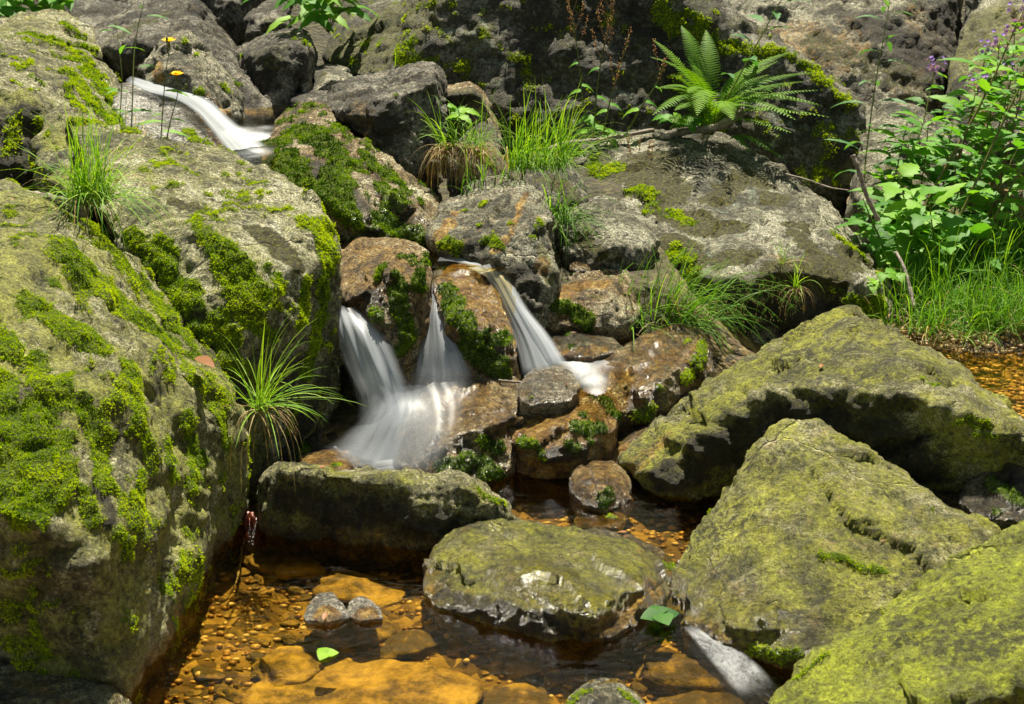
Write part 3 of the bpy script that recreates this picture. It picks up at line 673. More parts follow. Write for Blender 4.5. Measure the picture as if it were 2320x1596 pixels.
R('rock', 'small wet silvery rock at the foot of the right fall',
  [(1172,872,3.60),(1205,838,3.66),(1260,826,3.68),(1300,846,3.65),(1311,872,3.60),(1285,908,3.53),(1200,920,3.50),(1175,905,3.53),(1240,872,3.57)], thick=.2, vox=.007, mat='white', amp=.8, all_wet=1, all_stain=.35, pink=.7, cat='rock', smooth=4, moss=[(1200,890,8)])  # whitish stone colour stands in for missing wet glints
R('rock', 'rusty rounded rock with a moss cap on its right end',
  [(1153,975,3.5),(1165,945,3.55),(1210,915,3.6),(1290,886,3.64),(1360,882,3.64),(1398,905,3.6),(1406,940,3.54),(1385,985,3.46),(1320,1025,3.4),(1240,1046,3.38),(1180,1032,3.4),(1158,1005,3.44),(1300,965,3.44)],
  mtone=-.44, thick=.22, vox=.008, mat='brown', amp=.7, all_stain=.65, all_wet=.6, pink=1, cat='rock', moss=[((1345,890,12),(1380,900,16),(1395,930,16)),((1300,960,18),(1340,960,22),(1370,960,20)),((1320,930,12),.8),((1290,1000,18),(1340,1000,16),.7),((1175,985,12),(1200,1010,14),(1220,1030,10),.8)], grime=[((1230,1040,26),(1330,1020,26),.7)])
R('rock', 'wet brown rock under the splash of the falls with a mossy lower right side',
  [(880,985,3.52),(915,930,3.6),(980,872,3.7),(1060,846,3.74),(1120,850,3.72),(1160,856,3.7),(1178,885,3.64),(1176,960,3.5),(1168,1065,3.4),(1100,1095,3.36),(990,1085,3.36),(900,1050,3.4),(1095,965,3.46),(1120,905,3.55),(1000,1000,3.42)],
  mtone=-.44, thick=.25, vox=.0085, mat='brown', amp=.9, all_stain=.4, all_wet=.9, pink=1, cat='rock', smooth=5,
  moss=[((1000,1050,26),(1050,1055,34),(1110,1050,34),(1140,1070,20)),((1100,990,18),(1130,1010,18))], grime=[((1050,1010,30),(1100,1080,30),.6)])
R('rock', 'rounded brown stone standing in the dark channel under the big right boulder',
  [(1290,1090,3.34),(1310,1058,3.38),(1345,1042,3.4),(1390,1042,3.4),(1425,1068,3.36),(1432,1115,3.3),(1410,1150,3.24),(1370,1160,3.2),(1325,1145,3.22),(1298,1120,3.28),(1360,1090,3.26)],
  mtone=-.44, thick=.18, vox=.007, mat='brown', amp=.7, all_stain=.45, all_wet=.6, pink=.9, cat='rock', moss=[((1350,1120,12),(1390,1110,18),(1370,1140,14),.8)], water=0.)
R('rock', 'low brown stone between the rusty rounded rock and the channel',
  [(1180,1060,3.5),(1240,1040,3.55),(1300,1040,3.55),(1330,1065,3.45),(1310,1105,3.36),(1230,1100,3.38),(1185,1085,3.42)], thick=.15, vox=.009, mat='brown', all_wet=.9, all_stain=.4, all_grime=.35, cat='rock', water=0., amp=.7)
R('rock', 'long olive rock lying across the stream below the falls',
  [(590,1105,3.16),(615,1062,3.2),(650,1050,3.22),(740,1052,3.22),(800,1058,3.21),(870,1066,3.2),(920,1076,3.18),(1040,1086,3.16),(1085,1100,3.14),(1130,1130,3.12),(1165,1160,3.1),(1200,1183,3.08),
   (1150,1215,3.04),(1000,1245,2.98),(800,1218,3.03),(600,1188,3.1),(640,1068,3.1),(740,1068,3.09),(850,1078,3.08),(960,1092,3.05),(1060,1108,3.03),(1110,1135,3.02)],
  thick=.22, vox=.0085, mat='olive', amp=.95, smooth=3, drop=.2, water=0., all_algae=.35, pink=.2, cat='rock',
  grime=[((640,1130,50),(750,1150,50),(900,1180,50),(1000,1200,50),.62)], moss=[((1095,1110,8),(1150,1140,8),.7)])
R('rock', 'small rust-coloured stone peeping out behind the left end of the long olive rock',
  [(676,1040,3.42),(700,1025,3.45),(750,1018,3.46),(800,1030,3.44),(820,1052,3.4),(760,1075,3.32),(680,1070,3.34)], thick=.12, vox=.0075, mat='brown', all_wet=.8, all_stain=.6, cat='rock', amp=.6, moss=[(760,1045,12,.6)])
R('rock', 'small dark mossy rock at the foot of the left wall beside the foam',
  [(655,985,3.62),(670,955,3.66),(700,952,3.66),(722,968,3.63),(726,1010,3.55),(705,1040,3.5),(660,1045,3.48)], mtone=-.44, thick=.15, vox=.008, mat='dark', all_wet=.7, cat='rock', moss=[((675,990,20),(690,1020,18))])
R('boulder', 'giant arched grey boulder with a dark hollow underside, right side',
  [[(1410,1052,3.42),(1480,962,3.55),(1600,872,3.62),(1740,776,3.72),(1800,742,3.76),(1860,704,3.78),(1895,690,3.78),(1935,690,3.76),(1990,732,3.68),(2100,790,3.6),(2200,852,3.5),(2330,960,3.35),(2420,1010,3.3),
   (1430,1085,3.36),(1500,1128,3.3),(1610,1140,3.3),(1560,965,3.36),(1700,905,3.3),(1760,880,3.26),(1900,868,3.2),(2100,900,3.12),(2230,945,3.06),(2320,1000,3.02),
   (1700,1100,3.28),(1900,1160,3.2),(2060,1160,3.15),(2140,1112,3.12),(2230,1060,3.08),(2310,1020,3.03),(2420,1020,3.05)]],
  thick=.35, vox=.0115, mat='olive', smooth=6, drop=.0, amp=1.15, pink=.1, all_algae=.42,
  algae=[((1440,1040,40),(1540,960,50),(1640,890,50),(1740,800,50),.95),((1860,720,60),(1700,850,60),.55)], stain=[((1420,1060,30),(1500,990,30),.6)],
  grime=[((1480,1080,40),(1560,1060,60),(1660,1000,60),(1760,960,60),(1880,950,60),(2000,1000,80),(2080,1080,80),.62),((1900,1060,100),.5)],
  moss=[((2080,850,7),(2120,865,7),.9),((2185,955,12),(2215,975,10),.8),((2230,960,8),(2240,990,8),.8)], dry=[((1800,900,18),(1840,920,14),(1900,905,18),(1960,930,20),(2050,920,24),.8)], strata=1.2)
R('rock', 'narrow orange-edged slab tucked under the left tip of the giant arched boulder',
  [(1368,1015,3.56),(1400,985,3.6),(1480,945,3.66),(1560,885,3.72),(1590,880,3.7),(1540,950,3.6),(1480,1000,3.52),(1420,1050,3.44),(1385,1045,3.48),(1450,985,3.52)], thick=.15, vox=.0085, mat='brown', all_algae=.3, stain=[((1400,1020,40),.8)], all_wet=.5, cat='rock', amp=.7)
R('boulder', 'olive green triangular boulder standing in front of the giant arched one',
  [(1512,1372,2.76),(1530,1290,2.84),(1575,1215,2.9),(1620,1150,2.95),(1660,1070,3.0),(1702,1018,3.04),(1760,965,3.06),(1800,945,3.07),(1850,944,3.07),(1885,965,3.05),(1930,1005,3.02),(2010,1045,2.97),(2100,1105,2.92),(2200,1162,2.83),(2268,1205,2.76),
   (2150,1330,2.62),(1990,1440,2.52),(1830,1500,2.48),(1760,1500,2.5),(1650,1462,2.56),(1560,1420,2.64),(1640,1300,2.74),(1760,1080,2.94),(1900,1180,2.82),(2080,1200,2.74),(1740,1400,2.56),(1950,1300,2.64)],
  thick=.3, vox=.0085, mat='olive', smooth=6, amp=.75, facet=.9, seed=31, drop=.15, water=0., all_algae=.48, pink=1.0,
  moss=[((1862,1250,8),(1900,1255,10),(1950,1278,10),(2010,1290,8)),((1700,1480,12),(1760,1490,14),(1810,1480,12)),(2120,1150,9,.8),((1600,1140,7),.6)],
  wet=[((1560,1380,60),(1650,1420,60),(1750,1400,60),(1600,1300,40),.8)], grime=[((1800,1450,50),(1900,1400,50),.4)], stain=[((1560,1400,30),(1650,1450,30),.6)])
R('boulder', 'bright yellow-green sloping slab filling the lower right corner',
  [(1738,1600,2.22),(1790,1545,2.28),(1850,1498,2.32),(1940,1412,2.4),(2000,1375,2.44),(2120,1318,2.48),(2250,1240,2.52),(2330,1185,2.56),(2560,1120,2.6),(2600,1450,2.1),(2330,1470,2.08),(2230,1560,2.03),(2190,1640,2.0),(1720,1760,2.06),(2100,1450,2.2),(2000,1600,2.1)],
  thick=.45, vox=.009, mat='yellow', smooth=9, amp=.75, drop=.2, all_algae=.66, pink=.3, strata=.7, moss=[((1800,1530,6),(1870,1475,6),.6)])
R('boulder', 'flat-topped yellowish boulder with white glints sitting in the pool',
  [(960,1300,2.86),(968,1265,2.9),(1005,1225,2.95),(1050,1195,2.98),(1090,1190,3.0),(1150,1184,3.02),(1220,1185,3.02),(1310,1190,3.0),(1420,1228,2.96),(1490,1278,2.9),(1522,1330,2.84),(1500,1370,2.76),(1460,1400,2.70),(1395,1445,2.62),(1330,1455,2.6),(1250,1450,2.6),(1100,1402,2.68),(990,1382,2.72),(962,1345,2.78),
   (1060,1275,2.8),(1150,1310,2.72),(1250,1350,2.64),(1340,1395,2.58),(1420,1330,2.7),(1000,1290,2.82)],
  thick=.2, vox=.0075, mat='olive', smooth=5, amp=.7, drop=.14, water=0., all_algae=.48, all_wet=.45, pink=.9, shrink=.9,
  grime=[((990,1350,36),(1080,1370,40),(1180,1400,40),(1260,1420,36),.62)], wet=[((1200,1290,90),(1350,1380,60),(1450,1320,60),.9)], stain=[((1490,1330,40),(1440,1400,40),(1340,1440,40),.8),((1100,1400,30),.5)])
R('rock', 'low mossy ridge of rock behind the yellowish pool boulder',
  [(1300,1200,3.08),(1340,1192,3.1),(1420,1215,3.06),(1500,1250,3.0),(1548,1290,2.94),(1530,1325,2.87),(1480,1300,2.88),(1380,1240,2.96)], thick=.12, vox=.007, mat='granite', amp=.6, cat='rock', water=0., drop=.12, all_wet=.4,
  moss=[((1240,1185,8),(1300,1190,7)),((1370,1210,10),(1430,1228,12),(1490,1258,12),(1535,1285,9))])
R('rock', 'low brown stone awash in front of the rounded brown stone',
  [(1300,1178,3.2),(1340,1160,3.24),(1400,1152,3.25),(1417,1170,3.2),(1400,1195,3.12),(1310,1195,3.13)], thick=.1, vox=.006, mat='brown', amp=.5, cat='rock', water=0., all_wet=1, all_stain=.4, moss=[(1385,1160,12,.7)])
R('rock', 'wet black and white rock with moss at the right edge under the giant arched boulder',
  [(2190,1090,3.05),(2240,1050,3.08),(2330,1020,3.1),(2430,1050,3.08),(2430,1180,2.9),(2320,1185,2.88),(2200,1170,2.92),(2170,1130,2.97)], mtone=-.44, thick=.25, vox=.009, mat='dark', cat='rock', all_wet=.9, moss=[((2240,1080,18),(2290,1110,22),(2320,1130,16)),(2260,1150,12,.8)], water=0.)
R('rock', 'shadowed brown stone squeezed between the triangular boulder and the arched boulder',
  [(2050,1120,3.12),(2120,1085,3.14),(2200,1080,3.14),(2240,1140,3.0),(2200,1190,2.9),(2100,1170,2.95)], thick=.2, vox=.01, mat='brown', cat='rock', all_wet=.5, all_grime=.3, water=0.)
R('rock', 'crusty pebbly knob on the left sticking out of the brown pool',
  [(685,1398,2.70),(702,1362,2.735),(725,1344,2.76),(752,1345,2.76),(778,1370,2.73),(790,1400,2.69),(740,1412,2.66),(695,1408,2.67),(738,1385,2.68)], thick=.07, vox=.0045, mat='white', amp=.9, cat='rock', water=-.04, stain=[(740,1380,40,.45)], pink=1, all_wet=.5, smooth=3, drop=.03)
R('rock', 'smaller crusty pebbly knob on the right sticking out of the brown pool',
  [(776,1396,2.70),(790,1365,2.735),(815,1350,2.75),(840,1356,2.745),(864,1382,2.71),(868,1402,2.68),(820,1410,2.665),(820,1390,2.68)], thick=.06, vox=.0045, mat='white', amp=.9, cat='rock', water=-.04, stain=[(820,1380,40,.45)], pink=1, all_wet=.5, smooth=3, drop=.03)
R('rock', 'round grey rock with green moss at the bottom edge of the picture',
  [(1270,1600,2.37),(1300,1565,2.4),(1345,1546,2.42),(1400,1545,2.42),(1440,1570,2.4),(1470,1600,2.36),(1470,1660,2.3),(1270,1660,2.3),(1370,1600,2.34)], thick=.12, vox=.0055, mat='granite', amp=.6, cat='rock', water=-.06, all_wet=.3, pink=.2,
  moss=[((1275,1600,10),(1310,1562,10),(1340,1555,7)),((1450,1590,9),(1400,1550,6))])
R('rock', 'wet streaked pale slab at the very bottom left corner',
  [(-120,1430,2.58),(0,1450,2.53),(60,1490,2.47),(150,1540,2.40),(250,1568,2.35),(320,1610,2.29),(310,1700,2.2),(-120,1700,2.2),(0,1560,2.36),(150,1600,2.3)], thick=.1, vox=.007, mat='pale', amp=.7, cat='rock', all_wet=1, pink=.9, stain=[((60,1540,40),(150,1580,30),.5)], drop=.1)
# the rock walls behind
R('boulder', 'enormous dark boulder across the back with a pale top left shoulder and mossy ridge',
  [(733,125,6.3),(760,72,6.6),(815,28,6.8),(880,0,7.0),(1000,-90,7.0),(1562,-12,6.3),(1640,30,6.2),(1700,60,6.15),(1800,108,6.1),(1860,165,6.05),(1905,205,6.0),(1955,245,5.95),(1965,330,5.9),(1930,440,5.75),
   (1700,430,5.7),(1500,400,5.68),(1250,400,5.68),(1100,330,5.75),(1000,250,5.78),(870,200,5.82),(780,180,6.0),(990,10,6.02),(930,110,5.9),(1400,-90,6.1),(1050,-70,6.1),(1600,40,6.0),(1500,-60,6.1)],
  thick=1.0, vox=.019, mat='dark', smooth=5, drop=.3, amp=1.3, pink=0., all_algae=.3, all_moss=.05, grime=[((1060,170,80),(1150,180,150),(1300,180,170),(1450,200,160),(1650,250,150),(1850,330,120),.36),((1200,50,120),(1400,60,120),.3)],  # long strokes across the face also put its shade into the colour
  algae=[((800,70,90),(900,60,90),(850,130,60),.8)], lichen=[((1050,80,50),(1120,160,60),(1050,20,60)),((1800,290,60),(1760,340,50)),((1400,230,60),.7)],
  moss=[((930,100,22),(960,140,26),(900,120,20),.75),((1500,30,30),(1560,60,40),(1620,90,30),.8),((1640,100,20),(1740,110,16),(1800,120,14),(1850,160,16),(1890,190,14),.95),((800,135,14),.7),((1100,280,30),(1000,180,30),.5)], sprig=.7)
PALEST = dict(mat='granite', vox=.024, smooth=5, pink=.15, amp=1.3)
R('boulder', 'steep pale and rust-streaked rock face behind the fern at the top right',
  [(1540,-160,8.4),(1800,-160,8.5),(2100,-160,8.4),(2190,-60,8.0),(2170,120,7.6),(2120,260,7.3),(2040,330,7.0),(1900,330,6.9),(1700,140,7.4),(1600,20,7.8),(1900,100,7.4)],
  thick=1.0, drop=.5, stain=[((1800,70,100),(1900,120,80),(1950,50,60),.5),((2100,60,90),(2060,200,60),.45)], grime=[((2000,60,80),(2120,140,80),(2140,40,60),.6),((1960,200,50),.5)], dry=[((1850,90,60),(2100,200,60),.55)], cat='rock face', strata=1.2, **PALEST)
R('boulder', 'tall yellowish rock face behind the purple flowers at the right edge',
  [(2140,280,6.9),(2170,120,7.3),(2200,-40,7.7),(2260,-160,8.0),(2600,-160,7.9),(2600,420,6.2),(2320,420,6.2),(2180,380,6.5),(2300,150,6.9)],
  thick=1.0, drop=.5, algae=[((2250,100,160),(2300,300,120),.9)], stain=[((2200,250,60),(2300,300,60),.5)], grime=[((2160,180,30),(2200,330,40),.6)], cat='rock face', **PALEST)
R('boulder', 'orange-brown sloping boulder low on the right behind the leafy stems',
  [(2080,480,5.3),(2120,400,5.6),(2200,320,5.85),(2320,250,6.0),(2560,230,6.0),(2560,560,5.1),(2320,600,4.95),(2180,600,4.95),(2100,560,5.05),(2250,450,5.3)],
  thick=.6, drop=.5, stain=[((2250,400,120),(2300,500,90),.6)], algae=[((2220,480,100),.7)], **PALEST)
R('boulder', 'grey rock in the gap right of the enormous dark boulder',
  [(1960,290,5.9),(2000,240,6.1),(2080,250,6.1),(2140,300,6.0),(2150,450,5.5),(2060,540,5.2),(1970,520,5.2),(1945,400,5.5),(2050,380,5.6)],
  thick=.5, drop=.5, dry=[((2050,400,80),.6)], **PALEST)

# ------------------------------------------------------------------ water
def foam_at(x, y, lst):
    f = np.zeros_like(x)
    for (px, py, r, s), z in lst:
        c = WZ(px, py, z); rr = r*PX(abs(c[1])*1.08)
        # foreshortened on the level surface: longer away from the viewer
        dd = ((x-c[0])/rr)**2+((y-c[1])/(rr*1.35))**2
        f = 1-(1-f)*(1-.8*s*np.exp(-dd*1.2))
    return f
def pool(name, x0, x1, y0, y1, z, foams=(), nx=160, ny=120, poly=None):
    X, Y = np.meshgrid(np.linspace(x0, x1, nx), np.linspace(y0, y1, ny)); x = X.ravel(); y = Y.ravel()
    zz = z+fbm(np.c_[x*7, y*9, x*0], 2, 4)*.0022
    fm = .85*foam_at(x, y, [(q, z) for q in foams])
    i = (np.arange(nx-1)[None, :]+np.arange(ny-1)[:, None]*nx).ravel()
    F = np.c_[i, i+1, i+1+nx, i+nx]
    if poly:
        P = [WZ(a, b, z)[:2] for a, b in poly]
        cx = x[F].mean(1); cy = y[F].mean(1); ins = np.zeros(len(F), bool)
        for (ax_, ay), (bx, by) in zip(P, P[1:]+P[:1]):
            c = ((ay > cy) != (by > cy)) & (cx < (bx-ax_)*(cy-ay)/(by-ay+1e-12)+ax_)
            ins ^= c
        F = F[ins]
        used = np.unique(F); mp = np.full(len(x), -1); mp[used] = np.arange(len(used)); F = mp[F]; x, y, zz, fm = x[used], y[used], zz[used], fm[used]
    o = mesh_np(name, np.c_[x, y, zz+fm*.002], F, M['water'], None, {'foam': np.clip(fm, 0, 1)}, True, np.zeros(3))
    return tag(o, kind='structure')
pool('water', -3.2, 3.2, .6, 3.62, 0., [(860,1050,60,.8),(800,1010,50,.9),(930,1060,50,.7),(745,1000,36,.7)], 260, 200)
pool('shelf_water', .1, 1.0, 3.5, 4.25, .2, [(1280,806,26,.9),(1300,822,36,.95),(1325,840,42,.95),(1345,865,36,.9),(1352,890,26,.8),(1375,822,34,.6),(1405,808,28,.4),(1238,742,14,.8),(1262,738,14,.5),(1290,736,14,.3)], 90, 80,
     poly=[(1190,700),(1460,700),(1470,800),(1420,865),(1350,900),(1318,885),(1290,848),(1170,838),(1165,800)])
pool('middle_water', -.75, .25, 3.8, 4.5, .43, [(1010,570,20,.5),(775,548,20,.9)], 90, 70, poly=[(740,520),(760,470),(1000,470),(1040,540),(1130,560),(1170,620),(1100,612),(1045,606),(985,614),(968,580),(940,560),(860,560),(740,568)])
pool('upper_water', -1.6, -.4, 4.2, 5.5, .66, [(560,310,44,1.),(535,298,34,1.),(592,312,36,1.),(575,345,38,1.),(600,290,24,.5)], 100, 100, poly=[(500,255),(720,230),(720,270),(640,300),(610,380),(520,380),(470,300)])
pool('side_water', .9, 3.4, 3.35, 4.35, .10, (), 160, 90)

def fall(name, label, L, Rr, dens='fall', bulge=.02, fade_top=.0, fade_bot=.15, side=.22, n=50, m=34, group=None, cat='waterfall', wave=.012, seed=1, parent=None, amp=1., vis=1.):
    a = spline([W(*q) for q in L], n); b = spline([W(*q) for q in Rr], n)
    V = []; uv = []; fd = []
    for k in range(n):
        v = k/(n-1)
        for j in range(m):
            u = j/(m-1); p = a[k]*(1-u)+b[k]*u
            bl = bulge*math.sin(math.pi*u)
            p = p+np.array([0, -bl, bl*.25]); V.append(p); uv.append((u, v))
    V = np.array(V); uv = np.array(uv)
    off = perlin(np.c_[uv[:, 0]*9, uv[:, 1]*1.2, uv[:, 0]*0], seed)*wave
    V[:, 1] += off; V[:, 2] += off*.3
    u, v = uv[:, 0], uv[:, 1]
    e = np.minimum(u, 1-u)+fbm(np.c_[u*4, v*3, u*0+seed], 2)*.03
    fade = sstep(0, side, e)*vis
    if fade_top: fade = fade*(.25+.75*sstep(0, fade_top, v))
    if fade_bot: fade = fade*sstep(1.0, 1-fade_bot, v)
    i = (np.arange(m-1)[None, :]+np.arange(n-1)[:, None]*m).ravel(); F = np.c_[i, i+1, i+1+m, i+m]
    o = mesh_np(name, V, F, M[dens], parent, {'fade': np.clip(fade*amp, 0, 1)}, True, None if parent else V.mean(0))
    me = o.data; ul = me.uv_layers.new(name='UVMap'); li = np.empty(len(me.loops), np.int32); me.loops.foreach_get('vertex_index', li)
    sc = np.array([1., 1.]); ul.data.foreach_set('uv', (uv[li]*sc+seed*.37).ravel().astype(np.float32))
    if label: tag(o, label, cat, group)
    return o
f1 = fall('waterfall', 'widest white fall on the left, curving down beside the dark mossy wall',
     [(752,690,3.86),(756,740,3.78),(775,820,3.72),(800,900,3.68),(822,980,3.64)], [(815,688,3.84),(862,738,3.74),(895,800,3.68),(915,860,3.65),(928,930,3.62)], bulge=.05, seed=2, fade_bot=.12, fade_top=.08)
fall('veil', None, [(750,686,3.84),(756,740,3.75),(778,820,3.68),(805,900,3.64),(815,1000,3.6)], [(830,700,3.8),(872,748,3.71),(905,810,3.65),(925,870,3.61),(945,950,3.58)], 'veil', bulge=.055, seed=5, parent=f1, fade_top=.2)
f2 = fall('waterfall', 'fan of misty white spray spreading from the left fall over the wet brown rock',
     [(835,905,3.64),(805,950,3.58),(765,990,3.52),(720,1020,3.46)], [(1010,868,3.60),(1010,940,3.50),(1010,1010,3.42),(985,1085,3.35)], 'mist', bulge=.03, seed=9, fade_bot=.1, fade_top=.25, side=.35, amp=1.3)
fall('veil', None, [(850,890,3.60),(800,960,3.54),(760,1000,3.49),(735,1040,3.43)], [(960,880,3.57),(965,950,3.47),(950,1020,3.40),(930,1080,3.34)], 'mist', bulge=.04, seed=13, parent=f2, fade_bot=.1, side=.4, amp=1.25, fade_top=.2)
fall('veil', None, [(870,880,3.58),(880,930,3.52),(900,1000,3.42),(900,1070,3.34)], [(1040,862,3.60),(1060,900,3.54),(1050,980,3.42),(1010,1080,3.33)], 'mist', bulge=.01, seed=17, parent=f2, fade_bot=.2, side=.45, amp=.9, fade_top=.3)
f3 = fall('waterfall', 'narrow middle fall splitting into a skirt between the two mossy rocks',
     [(982,612,3.93),(977,640,3.92),(970,700,3.83),(960,745,3.79),(945,800,3.74),(935,870,3.69)], [(1006,609,3.93),(1004,640,3.91),(1004,700,3.81),(1016,745,3.75),(1050,800,3.69),(1072,860,3.65)], 'veil', bulge=.02, seed=21, side=.12, amp=1.7, wave=.006)
f4 = fall('waterfall', 'long right fall sliding down over green moss to the shelf pool',
     [(1055,608,3.94),(1100,632,3.93),(1135,700,3.86),(1165,780,3.78),(1180,862,3.70)], [(1122,596,3.96),(1152,630,3.96),(1195,700,3.88),(1245,760,3.82),(1298,842,3.74)], 'veil', bulge=.03, seed=31, side=.16, amp=1.6, fade_bot=.14, wave=.004)
fall('veil', None, [(1095,610,3.97),(1128,640,3.92),(1160,700,3.85),(1195,770,3.78),(1225,840,3.72)], [(1135,602,3.97),(1165,640,3.93),(1203,705,3.86),(1252,765,3.8),(1298,832,3.74)], 'fall', bulge=.02, seed=37, parent=f4, side=.3, amp=1., fade_top=.1, fade_bot=.12, wave=.004)
fall('waterfall', 'smooth sheet of water gliding towards the lip of the right fall',
     [(990,594,3.985),(1030,594,3.985),(1060,604,3.955),(1085,622,3.9)], [(1005,568,4.09),(1060,574,4.06),(1112,591,3.99),(1137,608,3.94)], 'veil', bulge=.005, seed=41, side=.2, fade_top=.4, fade_bot=.02, wave=.003)
fall('waterfall', 'thin white trickle between the pale ribbed rock and the orange ledge',
     [(1226,680,4.02),(1222,700,3.98),(1215,735,3.95)], [(1235,680,4.02),(1234,702,3.98),(1245,740,3.95)], 'fall', bulge=.01, seed=47, side=.2, m=10)
f5 = fall('waterfall', 'upper cascade curving over the whitish slab into the small foaming pool',
     [(284,186,5.0),(336,212,4.9),(394,228,4.84),(438,256,4.71),(476,300,4.55),(508,345,4.37)], [(300,172,5.05),(360,188,4.99),(425,203,4.93),(480,228,4.83),(530,272,4.67),(606,330,4.45)], 'fall', bulge=.015, seed=53, side=.25, fade_top=.08, fade_bot=.0, amp=1.1, wave=.006)
fall('waterfall', 'short clear riffle slipping out beside the triangular boulder at the bottom',
     [(1545,1420,2.63),(1590,1480,2.528),(1640,1540,2.433),(1680,1590,2.353)], [(1580,1418,2.633),(1655,1452,2.575),(1715,1500,2.495),(1770,1558,2.405)], 'riffle', bulge=.0, seed=61, side=.2, fade_top=.15, fade_bot=.35, wave=.003, amp=.55)

fall('veil', None, [(800,860,3.62),(815,900,3.58),(800,950,3.53),(780,1000,3.48)], [(925,840,3.62),(960,890,3.58),(985,930,3.52),(990,980,3.45)], 'mist', bulge=.03, seed=71, parent=f2, fade_bot=.35, side=.45, amp=.9, fade_top=.35)
fall('veil', None, [(925,790,3.71),(925,840,3.67),(915,885,3.62),(900,930,3.57)], [(1065,800,3.67),(1080,850,3.62),(1075,885,3.58),(1050,930,3.5)], 'mist', bulge=.02, seed=77, parent=f3, fade_bot=.4, side=.4, amp=.8, fade_top=.4)
# ------------------------------------------------------------------ stones, gravel and litter on the pool bed
rs = np.random.RandomState(11)
def stone_mesh(r, flat, seed, sub=3):
    bm = bmesh.new(); bmesh.ops.create_icosphere(bm, subdivisions=sub, radius=1)
    V = np.array([v.co[:] for v in bm.verts]); F = np.array([[v.index for v in f.verts] for f in bm.faces]); bm.free()
    V = V/np.linalg.norm(V, axis=1)[:, None]
    for k in range(7):
        n_ = norm(rs.normal(size=3)); c = rs.uniform(.55, .85); d = V@n_; V = V-np.outer(np.maximum(d-c, 0), n_)
    V = V*(1+fbm(V*1.6+seed, 3, 2)*.16)[:, None]
    return V*np.array([r, r*rs.uniform(.6, .95), r*flat]), F
def bed_stone(label, px, py, rpx, flat=.5, z=-.075, mat='bedstone', group=None, asp=1., rot=0, name='submerged_stone', sub=4):
    c = WZ(px, py, z+.02); r = rpx*PX(c[1]*1.1)
    V, F = stone_mesh(r, flat, rs.uniform(0, 90), sub); V[:, 0] *= asp
    a = rot if rot else rs.uniform(-.6, .6); V = np.c_[V[:, 0]*math.cos(a)-V[:, 1]*math.sin(a), V[:, 0]*math.sin(a)+V[:, 1]*math.cos(a), V[:, 2]]
    o = mesh_np(name, V+np.array([c[0], c[1], z]), F, M[mat], None, None, True)
    return tag(o, label, 'stone', group)
t = NT('iron_stained_stone'); co = t.coord()
v = t.math('ADD', t.math('MULTIPLY', t.noise(co, 22, 8, .72), .8), t.math('MULTIPLY', t.n('ShaderNodeObjectInfo').outputs['Random'], .22))
v = t.math('ADD', v, t.math('MULTIPLY', t.math('SUBTRACT', t.noise(co, 9, 8, .75), .5), 1.3))
c = t.ramp(v, [(.36, (.03, .018, .004)), (.47, (.075, .048, .010)), (.6, (.22, .15, .03)), (.8, (.42, .31, .08))])
t.principled(Base_Color=c, Roughness=.6, Normal=t.bump(t.noise(co, 70, 8, .7), .7, .012)); M['bedstone'] = t.m
bed_stone('broad rounded slab under the water at the bottom middle, mottled yellow and brown', 800, 1590, 290, .16, -.085, asp=1.15, rot=.02)
bed_stone('angular yellow stone lying under water below the two pebbly knobs', 640, 1500, 95, .36, -.08, rot=.1)
bed_stone('pale yellow stone under water behind the two pebbly knobs', 815, 1320, 110, .25, -.075, rot=-.05)
bed_stone('brownish stone under water left of the flat-topped pool boulder', 935, 1450, 90, .28, -.08)
bed_stone('flat greenish slab under water at the back left of the pool', 640, 1260, 105, .2, -.075, rot=-.5)
bed_stone('dark stone under water at the far left foot of the long olive rock', 540, 1215, 60, .4, -.08)
bed_stone('long log-shaped stone under water at the lower right', 1560, 1510, 130, .28, -.08, asp=1.25, rot=-.05)
bed_stone('sunlit amber stone under water at the bottom right', 1600, 1600, 150, .2, -.09, asp=1.2)
bed_stone('amber stone under water left of the round grey rock', 1160, 1590, 120, .22, -.09)
bed_stone('brown stone under water below the white glinting boulder', 1150, 1480, 90, .22, -.09)
bed_stone('crusty orange mound of pebbles just under the water around the two knobs', 775, 1425, 105, .62, -.085, asp=1.2, rot=.05)
G_ = 'pebbles on the bed of the brown pool'
n_p = 0
while n_p < 260:
    px = rs.uniform(350, 1100) if n_p < 200 else rs.uniform(1100, 1700); py = rs.uniform(1235, 1590)
    if px < 380+ (1300-py)*.5 if py < 1300 else px < 345: continue
    rp = rs.choice([10, 13, 17, 24, 34], p=[.3, .3, .2, .13, .07])
    w_ = bed_stone({10: 'tiny', 13: 'small', 17: 'middling', 24: 'large', 34: 'largest flattish'}[rp]+' amber pebble lying on the bed of the brown pool', px, py, rp, rs.uniform(.3, .5), -.085, group=G_, asp=rs.uniform(1, 1.5), name='pebble', sub=3)
    w_['category'] = 'pebble'; n_p += 1
